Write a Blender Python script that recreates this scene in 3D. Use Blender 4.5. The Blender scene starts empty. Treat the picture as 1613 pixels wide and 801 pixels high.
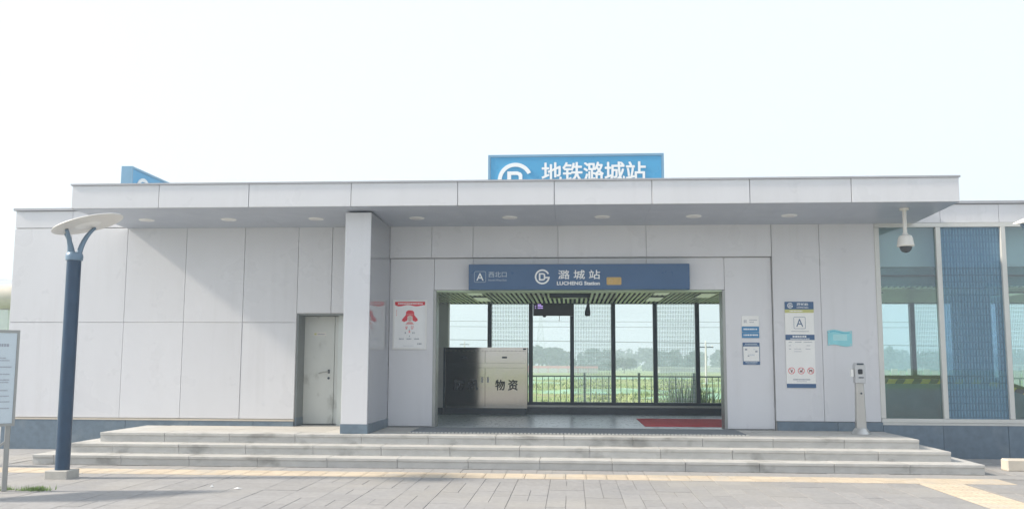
import bpy, bmesh, math, random
from mathutils import Vector, Matrix
R = math.radians
random.seed(7)
sc = bpy.context.scene
COL = sc.collection

# ------------------------------------------------------------------ camera
YAW, PITCH, ROLL, F, PY = 0.06703, 0.10832, 0.00381, 1406.7, 418.6
cy, sy, cp, sp = math.cos(YAW), math.sin(YAW), math.cos(PITCH), math.sin(PITCH)
fw = Vector((-sy*cp, cy*cp, sp)); r0 = Vector((cy, sy, 0)); u0 = r0.cross(fw)
rr = math.cos(ROLL)*r0 + math.sin(ROLL)*u0; uu = -math.sin(ROLL)*r0 + math.cos(ROLL)*u0
cam = bpy.data.cameras.new('camera'); camo = bpy.data.objects.new('camera', cam); COL.objects.link(camo)
cam.sensor_width = 36; cam.lens = F/1613*36; cam.shift_y = (PY-400.5)/1613; cam.clip_end = 6000; cam.clip_start = .1
m = Matrix((rr, uu, -fw)).transposed().to_4x4(); m.translation = Vector((0, 0, 1.6)); camo.matrix_world = m
sc.camera = camo

# ------------------------------------------------------------------ world, sun, exposure
SUN_A, SUN_E = 83.5, 36.0            # azimuth from the facade normal (towards -X), elevation
world = bpy.data.worlds.new('World'); sc.world = world; world.use_nodes = True
nt = world.node_tree; bg = nt.nodes['Background']
sky = nt.nodes.new('ShaderNodeTexSky'); sky.sky_type = 'NISHITA'; sky.sun_disc = False
sky.sun_elevation = R(SUN_E); sky.sun_rotation = R(180+SUN_A); sky.dust_density = 4.0; sky.air_density = 1.2; sky.ozone_density = 1.0
veil = nt.nodes.new('ShaderNodeMix'); veil.data_type = 'RGBA'; veil.inputs[0].default_value = .80    # even white haze over the whole sky
veil.inputs[7].default_value = (8.3, 8.8, 9.6, 1)
nt.links.new(sky.outputs[0], veil.inputs[6]); nt.links.new(veil.outputs[2], bg.inputs[0]); bg.inputs[1].default_value = .086
sl = bpy.data.lights.new('sun', 'SUN'); sl.energy = 4.3; sl.angle = R(4.5); sl.color = (1, .90, .77)
so = bpy.data.objects.new('sun', sl); COL.objects.link(so); so.location = (-30, -5, 25)
tosun = Vector((-math.sin(R(SUN_A))*math.cos(R(SUN_E)), -math.cos(R(SUN_A))*math.cos(R(SUN_E)), math.sin(R(SUN_E))))
so.rotation_euler = tosun.to_track_quat('Z', 'Y').to_euler()
sc.view_settings.view_transform = 'Standard'; sc.view_settings.look = 'None'
sc.view_settings.exposure = 0.67; sc.view_settings.gamma = 1
sc.render.engine = 'CYCLES'
sc.cycles.max_bounces = 10; sc.cycles.transparent_max_bounces = 16; sc.cycles.volume_bounces = 1
sc.cycles.use_denoising = True

# ------------------------------------------------------------------ materials
def new_mat(name):
    mt = bpy.data.materials.new(name); mt.use_nodes = True
    n = mt.node_tree.nodes; return mt, n, mt.node_tree.links, n['Principled BSDF']
def mathn(n, L, op, a, b=None):
    q = n.new('ShaderNodeMath'); q.operation = op
    for i, v in enumerate((a, b)):
        if v is None: continue
        if isinstance(v, (int, float)): q.inputs[i].default_value = v
        else: L.new(v, q.inputs[i])
    return q.outputs[0]
def ramp(n, L, src, p0, p1, c0=0, c1=1):
    q = n.new('ShaderNodeMapRange'); q.inputs[1].default_value = p0; q.inputs[2].default_value = p1
    q.inputs[3].default_value = c0; q.inputs[4].default_value = c1; L.new(src, q.inputs[0]); return q.outputs[0]
def noise(n, L, scale, detail=4, stretch=(1, 1, 1), rough=.55):
    g = n.new('ShaderNodeNewGeometry'); mp = n.new('ShaderNodeMapping'); mp.inputs[3].default_value = stretch
    L.new(g.outputs['Position'], mp.inputs[0])
    q = n.new('ShaderNodeTexNoise'); q.inputs['Scale'].default_value = scale; q.inputs['Detail'].default_value = detail
    q.inputs['Roughness'].default_value = rough
    L.new(mp.outputs[0], q.inputs['Vector']); return q.outputs[0]
def mixc(n, L, fac, a, b, mode='MIX'):
    q = n.new('ShaderNodeMix'); q.data_type = 'RGBA'; q.blend_type = mode
    for i, v in ((0, fac), (6, a), (7, b)):
        if isinstance(v, (int, float)): q.inputs[i].default_value = v
        elif isinstance(v, tuple): q.inputs[i].default_value = (*v[:3], 1)
        else: L.new(v, q.inputs[i])
    return q.outputs[2]
def mat(name, col, rough=.5, metal=0, var=.06, scale=3, stretch=(1, 1, 1), stain=None, stain_amt=0, stain_scale=1.2, stain_lo=.55,
        piece=0, streak=0, bump=0, bump_scale=60, spec=.5, col2=None, col2_scale=2):
    mt, n, L, p = new_mat(name)
    c = col
    if col2: c = mixc(n, L, ramp(n, L, noise(n, L, col2_scale), .38, .62), col, col2)
    f = ramp(n, L, noise(n, L, scale, 6, stretch), .3, .7, 1-var, 1+var)
    k = n.new('ShaderNodeCombineColor'); [L.new(f, k.inputs[i]) for i in range(3)]
    c = mixc(n, L, 1.0, c, k.outputs[0], 'MULTIPLY')
    if streak:
        s = ramp(n, L, noise(n, L, 1.0, 4, (9, 1, .35)), .50, .72, 0, streak)
        s = mathn(n, L, 'MULTIPLY', s, ramp(n, L, noise(n, L, .6, 2), .4, .6))
        c = mixc(n, L, s, c, (.36, .35, .33))
    if piece:
        oi = n.new('ShaderNodeObjectInfo'); f2 = ramp(n, L, oi.outputs['Random'], 0, 1, 1-piece, 1+piece)
        k2 = n.new('ShaderNodeCombineColor'); [L.new(f2, k2.inputs[i]) for i in range(3)]
        c = mixc(n, L, 1.0, c, k2.outputs[0], 'MULTIPLY')
    if stain:
        s = ramp(n, L, noise(n, L, stain_scale, 5, stretch), stain_lo, stain_lo+.12, 0, stain_amt)
        c = mixc(n, L, s, c, stain)
    L.new(c, p.inputs['Base Color'])
    p.inputs['Metallic'].default_value = metal; p.inputs['Specular IOR Level'].default_value = spec
    L.new(ramp(n, L, noise(n, L, scale*2.3, 3), .3, .7, rough*.85, min(1, rough*1.15)), p.inputs['Roughness'])
    if bump:
        b = n.new('ShaderNodeBump'); b.inputs['Strength'].default_value = bump; b.inputs['Distance'].default_value = .01
        L.new(noise(n, L, bump_scale, 3), b.inputs['Height']); L.new(b.outputs[0], p.inputs['Normal'])
    return mt
M = {}
M['panel'] = mat('panel_metal', (.655, .658, .680), .30, 0, .022, .8, (1.5, 1, .5), stain=(.50, .50, .49), stain_amt=.07, stain_scale=.9, stain_lo=.58, piece=.026, streak=.11, bump=.05, bump_scale=2.2)
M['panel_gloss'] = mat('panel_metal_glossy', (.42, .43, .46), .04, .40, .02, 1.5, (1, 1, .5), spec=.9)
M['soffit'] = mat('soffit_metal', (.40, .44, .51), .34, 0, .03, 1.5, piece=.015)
M['joint'] = mat('joint_sealant', (.46, .46, .455), .8)
M['reveal'] = mat('shaded_reveal', (.22, .24, .24), .5)  # darker than the wall panels: shade of the door recess put into the colour
M['core'] = mat('wall_core', (.40, .40, .39), .8)
M['coping'] = mat('coping_metal', (.42, .42, .44), .4, .3)
M['granite'] = mat('blue_grey_granite', (.125, .172, .218), .42, 0, .14, 9, stain=(.21, .25, .28), stain_amt=.45, stain_scale=2.4, stain_lo=.52, piece=.05, bump=.04)
M['step'] = mat('step_granite', (.455, .450, .430), .7, 0, .10, 5, (1, 1, 1.6), stain=(.17, .165, .15), stain_amt=.58, stain_scale=1.7, stain_lo=.565, piece=.05, bump=.12, bump_scale=90)
M['platform'] = mat('platform_granite', (.47, .455, .42), .65, 0, .07, 4, stain=(.24, .24, .23), stain_amt=.4, stain_scale=1.1, stain_lo=.58, piece=.04)
M['floor'] = mat('hall_floor', (.47, .52, .56), .30, 0, .05, 4, piece=.02)
M['steel'] = mat('stainless_steel', (.62, .62, .60), .42, 1, .02, 3)
M['steel_mirror'] = mat('polished_steel', (.50, .465, .42), .10, 1, .03, 2, bump=.10, bump_scale=1.1)
M['chrome'] = mat('chrome', (.75, .77, .8), .07, 1, .02)
M['mullion'] = mat('dark_frame', (.035, .050, .068), .4, .2, .05)
M['steel_dark'] = mat('dull_steel', (.34, .345, .335), .42, .8, .03, 4)
M['post_steel'] = mat('brushed_post_steel', (.50, .49, .465), .38, .7, .06, 3, (1, 1, .4))
M['head_grey'] = mat('scanner_head', (.50, .51, .52), .35, .3, .04)
M['alu'] = mat('window_aluminium', (.60, .60, .57), .35, .2, .04, 4)
M['kerb_dark'] = mat('dark_stone', (.025, .035, .048), .35, 0, .1, 8)
M['navy'] = mat('sign_navy', (.040, .105, .225), .32, 0, .05, 3)
M['sign_blue'] = mat('roof_sign_blue', (.065, .325, .57), .3, 0, .04, 1.2)
M['sign_edge'] = mat('roof_sign_edge', (.20, .36, .50), .35, .3, .05)
M['white'] = mat('white_paint', (.80, .80, .78), .4, 0, .03)
M['offwhite'] = mat('offwhite_enamel', (.70, .68, .63), .35, 0, .05, 5)
M['lettering'] = mat('letter_white', (.82, .83, .83), .4, 0, .02)
M['letter_soft'] = mat('letter_pale_blue', (.50, .57, .64), .45, 0, .02)
M['gold'] = mat('faded_gold', (.52, .35, .12), .5, 0, .10, 12)
M['gold_soft'] = mat('faded_gold_light', (.62, .47, .22), .5)
M['black'] = mat('black_plastic', (.012, .014, .018), .4, 0, .1)
M['ink'] = mat('dark_ink', (.02, .022, .026), .6)
M['grey_ink'] = mat('grey_ink', (.33, .35, .40), .6)
M['red'] = mat('print_red', (.70, .035, .05), .5, 0, .06, 20)
M['red_soft'] = mat('print_pale_red', (.75, .33, .32), .5)
M['paper'] = mat('poster_paper', (.84, .85, .85), .22, 0, .02)
M['face_tone'] = mat('print_pale_skin', (.70, .54, .47), .4)
M['mid_blue'] = mat('print_blue', (.05, .22, .43), .35, 0, .04)
M['olive'] = mat('print_yellow_green', (.52, .52, .20), .4)
M['cyan'] = mat('cyan_acrylic', (.26, .62, .68), .18, 0, .08, 5)
M['cyan_dark'] = mat('cyan_print', (.07, .38, .52), .25)
M['redmat'] = mat('red_carpet', (.66, .045, .06), .9, 0, .10, 30, bump=.2)
M['rubber'] = mat('ribbed_rubber', (.20, .215, .23), .7, 0, .12, 20)
M['door'] = mat('painted_steel_door', (.60, .62, .59), .45, 0, .06, 2.5, (1, 1, .6), stain=(.26, .26, .23), stain_amt=.65, stain_scale=3.2, stain_lo=.57, bump=.06, bump_scale=5)
M['pole'] = mat('lamp_pole_blue', (.019, .050, .100), .33, .2, .10, 6)
M['pole_top'] = mat('lamp_arm_blue', (.16, .24, .33), .35, .3, .08)
M['disc'] = mat('lamp_disc', (.68, .67, .64), .4, 0, .05, 4)
M['concrete'] = mat('concrete', (.42, .41, .38), .8, 0, .10, 8, stain=(.28, .27, .25), stain_amt=.4, bump=.2)
M['beige'] = mat('beige_stone', (.55, .50, .42), .7, 0, .07, 6)
M['tile_yellow'] = mat('tactile_paver', (.50, .425, .325), .8, 0, .08, 6, piece=.07, stain=(.42, .40, .36), stain_amt=.55, stain_scale=1.6, stain_lo=.52, bump=.1)
M['slat'] = mat('ceiling_slat', (.72, .82, .62), .35, 0, .03)
M['plenum'] = mat('ceiling_backing', (.02, .026, .026), .6)
M['trim_green'] = mat('pale_green_trim', (.50, .62, .44), .4)
M['bulkhead'] = mat('bulkhead_panel', (.78, .80, .78), .4, 0, .04, 1)
M['inner_wall'] = mat('inner_wall_panel', (.62, .66, .64), .35, 0, .04)
M['stair_wall'] = mat('stair_side_panel', (.13, .25, .235), .22, 0, .12, 3, stain=(.24, .28, .27), stain_amt=.3, stain_scale=3, stain_lo=.6)
M['yellow'] = mat('hazard_yellow', (.90, .62, .06), .5)
M['rail_green'] = mat('railing_paint', (.17, .24, .23), .45, .2)
M['net'] = mat('dust_net', (.26, .46, .35), .8, 0, .16, 1.5, col2=(.20, .33, .13), col2_scale=.8)
M['leaf'] = mat('leaf_green', (.12, .19, .075), .6, 0, .35, .9, col2=(.07, .13, .05), col2_scale=.5)
M['leaf_far'] = mat('far_leaf_green', (.050, .085, .062), .7, 0, .3, .3, col2=(.035, .060, .035), col2_scale=.12)
M['grass'] = mat('grass_green', (.25, .37, .12), .7, 0, .25, 2, col2=(.38, .42, .17), col2_scale=.3)
M['bark'] = mat('bark', (.10, .08, .06), .9, 0, .2, 8)
M['container'] = mat('white_site_fence', (.62, .62, .62), .6)
M['cable'] = mat('cable', (.03, .03, .035), .6)
M['corr'] = mat('corrugated_fence', (.60, .67, .74), .5, 0, .05)
M['grey_roof'] = mat('grey_roof', (.40, .43, .46), .6)

def field_mat():
    mt, n, L, p = new_mat('field_grass')
    c = mixc(n, L, ramp(n, L, noise(n, L, .07, 6), .40, .62), (.20, .29, .105), (.31, .34, .145))
    c = mixc(n, L, ramp(n, L, noise(n, L, .9, 5), .45, .7), c, (.15, .24, .08))
    c = mixc(n, L, ramp(n, L, noise(n, L, .16, 4, (1, 1.8, 1)), .60, .66, 0, .7), c, (.29, .26, .18))
    L.new(c, p.inputs['Base Color']); p.inputs['Roughness'].default_value = .95; p.inputs['Specular IOR Level'].default_value = .1
    return mt
M['field'] = field_mat()
def paver_mat(name, base_joint=False):
    mt, n, L, p = new_mat(name)
    c = mixc(n, L, ramp(n, L, noise(n, L, .7, 5), .35, .65), (.298, .292, .288), (.270, .268, .270))
    f = ramp(n, L, noise(n, L, 14, 5), .3, .7, .90, 1.10)
    k = n.new('ShaderNodeCombineColor'); [L.new(f, k.inputs[i]) for i in range(3)]
    c = mixc(n, L, 1.0, c, k.outputs[0], 'MULTIPLY')
    # warm sandy wear near the steps and a cast shadow painted dark at the lower right
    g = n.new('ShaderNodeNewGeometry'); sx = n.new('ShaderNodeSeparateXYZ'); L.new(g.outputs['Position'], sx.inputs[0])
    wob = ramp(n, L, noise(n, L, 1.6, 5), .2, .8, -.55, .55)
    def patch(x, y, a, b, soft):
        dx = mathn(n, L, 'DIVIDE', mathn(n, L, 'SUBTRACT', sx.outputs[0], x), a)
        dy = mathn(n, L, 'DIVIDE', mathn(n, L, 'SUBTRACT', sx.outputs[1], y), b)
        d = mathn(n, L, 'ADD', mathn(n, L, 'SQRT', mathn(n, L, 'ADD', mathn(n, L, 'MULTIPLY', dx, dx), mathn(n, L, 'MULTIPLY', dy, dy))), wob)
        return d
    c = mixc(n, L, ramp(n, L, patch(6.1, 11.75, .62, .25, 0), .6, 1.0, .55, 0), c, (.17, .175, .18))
    warm = ramp(n, L, noise(n, L, .45, 3), .45, .70, 0, .5)
    c = mixc(n, L, warm, c, (.36, .34, .30))
    c = mixc(n, L, ramp(n, L, noise(n, L, 2.3, 6), .68, .76, 0, .5), c, (.50, .49, .47))
    if base_joint:
        oi = None
        c = mixc(n, L, .25, c, (.17, .165, .155))
    else:
        oi = n.new('ShaderNodeObjectInfo'); f2 = ramp(n, L, oi.outputs['Random'], 0, 1, .94, 1.06)
        k2 = n.new('ShaderNodeCombineColor'); [L.new(f2, k2.inputs[i]) for i in range(3)]
        c = mixc(n, L, 1.0, c, k2.outputs[0], 'MULTIPLY')
    L.new(c, p.inputs['Base Color']); p.inputs['Roughness'].default_value = .75; p.inputs['Specular IOR Level'].default_value = .35
    b = n.new('ShaderNodeBump'); b.inputs['Strength'].default_value = .15; b.inputs['Distance'].default_value = .01
    L.new(noise(n, L, 70, 3), b.inputs['Height']); L.new(b.outputs[0], p.inputs['Normal'])
    return mt
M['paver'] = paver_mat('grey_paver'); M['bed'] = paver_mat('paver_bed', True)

def glass_mat(name, tint, refl=1.0, frit=None, fpx=.036, fpz=.09, fcol=(.7, .73, .73), duty=.5, dutz=.78, famt=.8, film=0, tl=.6):
    mt, n, L, p = new_mat(name); n.remove(p); out = n['Material Output']
    tr = n.new('ShaderNodeBsdfTransparent'); tr.inputs[0].default_value = (*tint, 1)
    gl = n.new('ShaderNodeBsdfGlossy'); gl.inputs['Roughness'].default_value = .015
    fr = n.new('ShaderNodeFresnel'); fr.inputs[0].default_value = 1.5
    ms = n.new('ShaderNodeMixShader'); L.new(mathn(n, L, 'MULTIPLY', fr.outputs[0], refl), ms.inputs[0]); L.new(tr.outputs[0], ms.inputs[1]); L.new(gl.outputs[0], ms.inputs[2])
    last = ms.outputs[0]
    if frit:
        g = n.new('ShaderNodeNewGeometry'); s = n.new('ShaderNodeSeparateXYZ'); L.new(g.outputs['Position'], s.inputs[0])
        fx = mathn(n, L, 'LESS_THAN', mathn(n, L, 'FRACT', mathn(n, L, 'DIVIDE', s.outputs[0], fpx)), duty)
        fz = mathn(n, L, 'LESS_THAN', mathn(n, L, 'FRACT', mathn(n, L, 'DIVIDE', s.outputs[2], fpz)), dutz)
        fac = mathn(n, L, 'ADD', mathn(n, L, 'MULTIPLY', mathn(n, L, 'MULTIPLY', fx, fz), famt), film)
        d = n.new('ShaderNodeBsdfDiffuse'); d.inputs[0].default_value = (*fcol, 1)
        t = n.new('ShaderNodeBsdfTranslucent'); t.inputs[0].default_value = (*fcol, 1)
        dm = n.new('ShaderNodeMixShader'); dm.inputs[0].default_value = tl; L.new(d.outputs[0], dm.inputs[1]); L.new(t.outputs[0], dm.inputs[2])
        m2 = n.new('ShaderNodeMixShader'); L.new(fac, m2.inputs[0]); L.new(last, m2.inputs[1]); L.new(dm.outputs[0], m2.inputs[2]); last = m2.outputs[0]
    L.new(last, out.inputs['Surface']); return mt
M['glass_clear'] = glass_mat('clear_glass', (.97, .975, .968), .6)
M['glass_frit'] = glass_mat('fritted_glass', (.955, .975, .965), .6, True, .0375, .095, (.74, .79, .82), .42, .84, .62)
M['glass_green'] = glass_mat('green_glass', (.84, .945, .965), 2.2)
M['glass_blue'] = glass_mat('blue_fritted_glass', (.54, .70, .82), 1.5, True, .052, .118, (.38, .61, .78), .45, .84, .20, .24, .25)
M['dome_glass'] = mat('smoked_dome', (.05, .055, .06), .08, 0, .02)

def light_mat(name, col, s):
    mt, n, L, p = new_mat(name); p.inputs['Base Color'].default_value = (.7, .72, .66, 1)
    p.inputs['Emission Color'].default_value = (*col, 1); p.inputs['Emission Strength'].default_value = s; return mt
M['lamp_glow'] = light_mat('fluorescent_diffuser', (.80, 1.0, .66), .16)
M['led'] = light_mat('purple_led', (.55, .35, 1.0), .9)
M['downlight'] = mat('downlight_diffuser', (.68, .68, .66), .4)

# ------------------------------------------------------------------ mesh helpers
WL = {}                                    # world location of every parent
class MB:
    def __init__(s): s.v = []; s.f = []; s.sm = []
    def add(s, vs, fs, smooth=False):
        o = len(s.v); s.v += [tuple(v) for v in vs]; s.f += [tuple(i+o for i in f) for f in fs]; s.sm += [smooth]*len(fs); return s
    def hexa(s, p):                         # 4 bottom (ccw from above) + 4 top
        return s.add(p, [(3, 2, 1, 0), (4, 5, 6, 7), (0, 1, 5, 4), (1, 2, 6, 5), (2, 3, 7, 6), (3, 0, 4, 7)])
    def box(s, x0, x1, y0, y1, z0, z1):
        return s.hexa([(x0, y0, z0), (x1, y0, z0), (x1, y1, z0), (x0, y1, z0), (x0, y0, z1), (x1, y0, z1), (x1, y1, z1), (x0, y1, z1)])
    def prism(s, pts, y0, y1):              # outline in X,Z (ccw seen from -Y)
        n = len(pts); vs = [(x, y0, z) for x, z in pts]+[(x, y1, z) for x, z in pts]
        return s.add(vs, [tuple(range(n)), tuple(range(2*n-1, n-1, -1))]+[((i+1) % n, i, i+n, (i+1) % n+n) for i in range(n)])
    def bar(s, a, b, w, h=None, up=(0, 0, 1)):
        a, b = Vector(a), Vector(b); d = (b-a).normalized(); h = h or w
        u = Vector(up)
        if abs(d.dot(u)) > .98: u = Vector((0, 1, 0))
        e = d.cross(u).normalized(); q = e.cross(d)
        c = [e*(-w/2)+q*(-h/2), e*(w/2)+q*(-h/2), e*(w/2)+q*(h/2), e*(-w/2)+q*(h/2)]
        return s.add([a+k for k in c]+[b+k for k in c], [(3, 2, 1, 0), (4, 5, 6, 7), (0, 1, 5, 4), (1, 2, 6, 5), (2, 3, 7, 6), (3, 0, 4, 7)])
    def tube(s, pts, rad, n=12, cap=True):
        pts = [Vector(p) for p in pts]; N = len(pts); rads = rad if isinstance(rad, (list, tuple)) else [rad]*N
        rings = []; prev = None
        for i, p in enumerate(pts):
            d = (pts[min(i+1, N-1)]-pts[max(i-1, 0)]).normalized()
            if prev is None:
                e = d.cross(Vector((0, 0, 1)))
                if e.length < .05: e = d.cross(Vector((0, 1, 0)))
            else: e = prev-d*prev.dot(d)
            e.normalize(); prev = e; q = d.cross(e)
            rings.append([p+(e*math.cos(2*math.pi*k/n)+q*math.sin(2*math.pi*k/n))*rads[i] for k in range(n)])
        vs = [v for r_ in rings for v in r_]
        fs = [(i*n+k, i*n+(k+1) % n, (i+1)*n+(k+1) % n, (i+1)*n+k) for i in range(N-1) for k in range(n)]
        s.add(vs, fs, True)
        if cap:
            s.add(rings[0], [tuple(range(n-1, -1, -1))]); s.add(rings[-1], [tuple(range(n))])
        return s
    def lathe(s, c, prof, n=24):            # prof: (radius, z) bottom to top
        c = Vector(c); vs = []
        for r_, z in prof: vs += [c+Vector((r_*math.cos(2*math.pi*k/n), r_*math.sin(2*math.pi*k/n), z)) for k in range(n)]
        fs = [(i*n+k, i*n+(k+1) % n, (i+1)*n+(k+1) % n, (i+1)*n+k) for i in range(len(prof)-1) for k in range(n)]
        fs += [tuple(range(n-1, -1, -1)), tuple((len(prof)-1)*n+k for k in range(n))]
        return s.add(vs, fs, True)
    def build(s, name, mt, parent=None, bevel=0, origin=None, local=False):
        vs = [Vector(v) for v in s.v]
        if origin is None:
            lo = [min(v[i] for v in vs) for i in range(3)]; hi = [max(v[i] for v in vs) for i in range(3)]
            origin = Vector([(lo[i]+hi[i])/2 for i in range(3)])
        origin = Vector(origin)
        me = bpy.data.meshes.new(name); me.from_pydata([tuple(v-origin) for v in vs], [], s.f)
        me.polygons.foreach_set('use_smooth', s.sm)
        if bevel:
            bm = bmesh.new(); bm.from_mesh(me); bmesh.ops.bevel(bm, geom=bm.edges[:], offset=bevel, segments=1, affect='EDGES', profile=.5)
            bm.to_mesh(me); bm.free()
        me.materials.append(M[mt] if isinstance(mt, str) else mt); me.update()
        if any(s.sm): me.set_sharp_from_angle(angle=R(40))
        return link(name, me, origin, parent, local)
def link(name, me, origin, parent=None, local=False):
    o = bpy.data.objects.new(name, me); COL.objects.link(o); origin = Vector(origin)
    if parent: o.parent = parent
    pl = Vector((0, 0, 0)) if (local or not parent) else WL[parent]
    o.location = origin-pl; WL[o] = origin
    return o
def tag(o, label=None, cat=None, group=None, kind=None):
    if label: o['label'] = label
    if cat: o['category'] = cat
    if group: o['group'] = group
    if kind: o['kind'] = kind
    return o
def thing(name, label, cat, loc=(0, 0, 0), group=None, kind=None):
    o = bpy.data.objects.new(name, None); COL.objects.link(o); o.location = loc; o.empty_display_size = .2; WL[o] = Vector(loc)
    return tag(o, label, cat, group, kind)
def piece(name, mt, x0, x1, y0, y1, z0, z1, parent, bevel=0):
    return MB().box(x0, x1, y0, y1, z0, z1).build(name, mt, parent, bevel)
def text(s, mt, parent, rect, y, name='lettering', bold=0, heavy=0, depth=.002, squeeze=True):
    """flat lettering facing -Y fitted in rect (x0, x1, z0, z1)"""
    c = bpy.data.curves.new(name, 'FONT'); c.body = s; c.offset = bold; c.resolution_u = 3; c.size = 1
    t = bpy.data.objects.new(name, c); COL.objects.link(t)
    dg = bpy.context.evaluated_depsgraph_get(); me = bpy.data.meshes.new_from_object(t.evaluated_get(dg))
    bpy.data.objects.remove(t); bpy.data.curves.remove(c)
    xs = [v.co.x for v in me.vertices]; ys = [v.co.y for v in me.vertices]
    x0, x1, z0, z1 = rect; kx = (x1-x0)/(max(xs)-min(xs)); kz = (z1-z0)/(max(ys)-min(ys)); ax, ay = min(xs), min(ys)
    org = Vector(((x0+x1)/2, y, (z0+z1)/2))
    for v in me.vertices: v.co = Vector((x0+(v.co.x-ax)*kx, y, z0+(v.co.y-ay)*kz))-org
    if heavy:                                # thicker strokes: slightly shifted layers
        bm = bmesh.new(); 
        for k in range(9):
            n0 = len(bm.verts); bm.from_mesh(me); bm.verts.ensure_lookup_table()
            for v in bm.verts[n0:]: v.co += Vector((heavy*math.cos(k*.785), -.0003*k, heavy*math.sin(k*.785))) if k else Vector((0, 0, 0))
        bm.to_mesh(me); bm.free()
    me.materials.clear(); me.materials.append(M[mt]); me.update()
    return link(name, me, org, parent)
def roundrect(x0, x1, z0, z1, r, n=4):
    P = []
    for cx, cz, a in ((x1-r, z0+r, -90), (x1-r, z1-r, 0), (x0+r, z1-r, 90), (x0+r, z0+r, 180)):
        P += [(cx+r*math.cos(R(a+90*k/n)), cz+r*math.sin(R(a+90*k/n))) for k in range(n+1)]
    return P
def ring(mb, cx, cz, ro, ri, a0, a1, y0, y1, n=40):
    for k in range(n):
        t0, t1 = R(a0+(a1-a0)*k/n), R(a0+(a1-a0)*(k+1)/n)
        mb.prism([(cx+ri*math.cos(t0), cz+ri*math.sin(t0)), (cx+ro*math.cos(t0), cz+ro*math.sin(t0)), (cx+ro*math.cos(t1), cz+ro*math.sin(t1)), (cx+ri*math.cos(t1), cz+ri*math.sin(t1))], y0, y1)
def metro_logo(mt, parent, cx, cz, r, y, d=.004):
    mb = MB(); ring(mb, cx, cz, r, .78*r, 26, 354, y-d, y)
    def q(x0, x1, z0, z1, e=0): mb.box(cx+x0*r, cx+x1*r, y-d-e, y, cz+z0*r, cz+z1*r)
    q(.26, .99, -.20, 0, .0006)                                 # bar that closes the G
    q(-.46, -.24, -.50, .50); q(-.24, .12, .30, .50); q(-.24, .12, -.50, -.30)
    for sgn in (1, -1):
        pts = [(.12, .50), (.12, .30), (.20, .22), (.20, 0), (.40, 0), (.40, .30), (.32, .42)]
        P = [(cx+a*r, cz+sgn*b*r) for a, b in pts]
        mb.prism(P if sgn > 0 else P[::-1], y-d-.0003, y)
    return mb.build('emblem', mt, parent)
def strokes(mt, parent, rows, y, name='print_lines'):
    """rows of faded, illegible print: (x0, x1, z, height)"""
    mb = MB()
    for x0, x1, z, h in rows:
        x = x0
        while x < x1-h*.3:
            w = h*random.uniform(.5, .95); mb.add([(x, y, z-h/2), (min(x+w, x1), y, z-h/2), (min(x+w, x1), y, z+h/2), (x, y, z+h/2)], [(0, 1, 2, 3)]); x += w+h*random.uniform(.2, .4)
    return mb.build(name, mt, parent)

W = 16.16                    # plane of the main facade panels
REC = 16.225                 # recessed entrance panels
J = .003                     # half joint between panels

# ------------------------------------------------------------------ ground
fm = MB(); xs = [-900, -300, -120, -60, -30, -15, 0, 15, 30, 60, 120, 300, 900]; ys = [-300, -100, -30, 0, 22.4, 30, 45, 70, 110, 170, 260, 400, 1400]
def fz(x, y): return -.22 if y < 23 else -.22-.9*min(1, max(0, (y-30)/300))+.10*math.sin(x*.13+y*.11)*(1 if 25 < y < 200 else 0)
for j in range(len(ys)):
    for i in range(len(xs)): fm.v.append((xs[i], ys[j], fz(xs[i], ys[j])))
for j in range(len(ys)-1):
    for i in range(len(xs)-1):
        a = j*len(xs)+i; fm.f.append((a, a+1, a+len(xs)+1, a+len(xs))); fm.sm.append(True)
field = fm.build('field', 'field'); tag(field, 'wide green field of rough grass behind the station', kind='structure')
plaza = thing('plaza_paving', 'grey paved plaza in front of the station steps', None, (0, 12, 0), kind='structure')
piece('paver_bed', 'bed', -40, 40, -30, 22.3, -.30, -.008, plaza)
pav = []                     # visible pavers: 0.45 m bands running away from the camera, each cell whole or split in two
def paved(x, y):             # areas kept free of grey pavers
    if 12.69 < y < 13.29: return False
    if 4.62 < x < 5.38 and y < 12.7: return False
    return True
nb = 0
for k in range(-29, 26):
    x0 = .15+k*.45; off = random.choice([0, .15, .30])
    for (ya, yb) in ((8.6, 12.70), (13.28, 13.73), (13.73, 16.1)):
        y = ya
        first = True
        while y < yb-.02:
            h = .45
            if first and ya < 10: h = .15+off; first = False
            y2 = min(y+h, yb)
            if yb-y2 < .1: y2 = yb
            xm = x0+.225
            if (ya < 13.5 or xm < -8.75 or xm > 6.25) and not (4.40 < xm < 5.60 and ya < 12 ) and not (ya > 13.5 and (-8.6 < xm < 6.2)):
                if random.random() < .42: pav += [(x0, x0+.225, y, y2), (x0+.225, x0+.45, y, y2)]
                else: pav.append((x0, x0+.45, y, y2))
            y = y2
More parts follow.
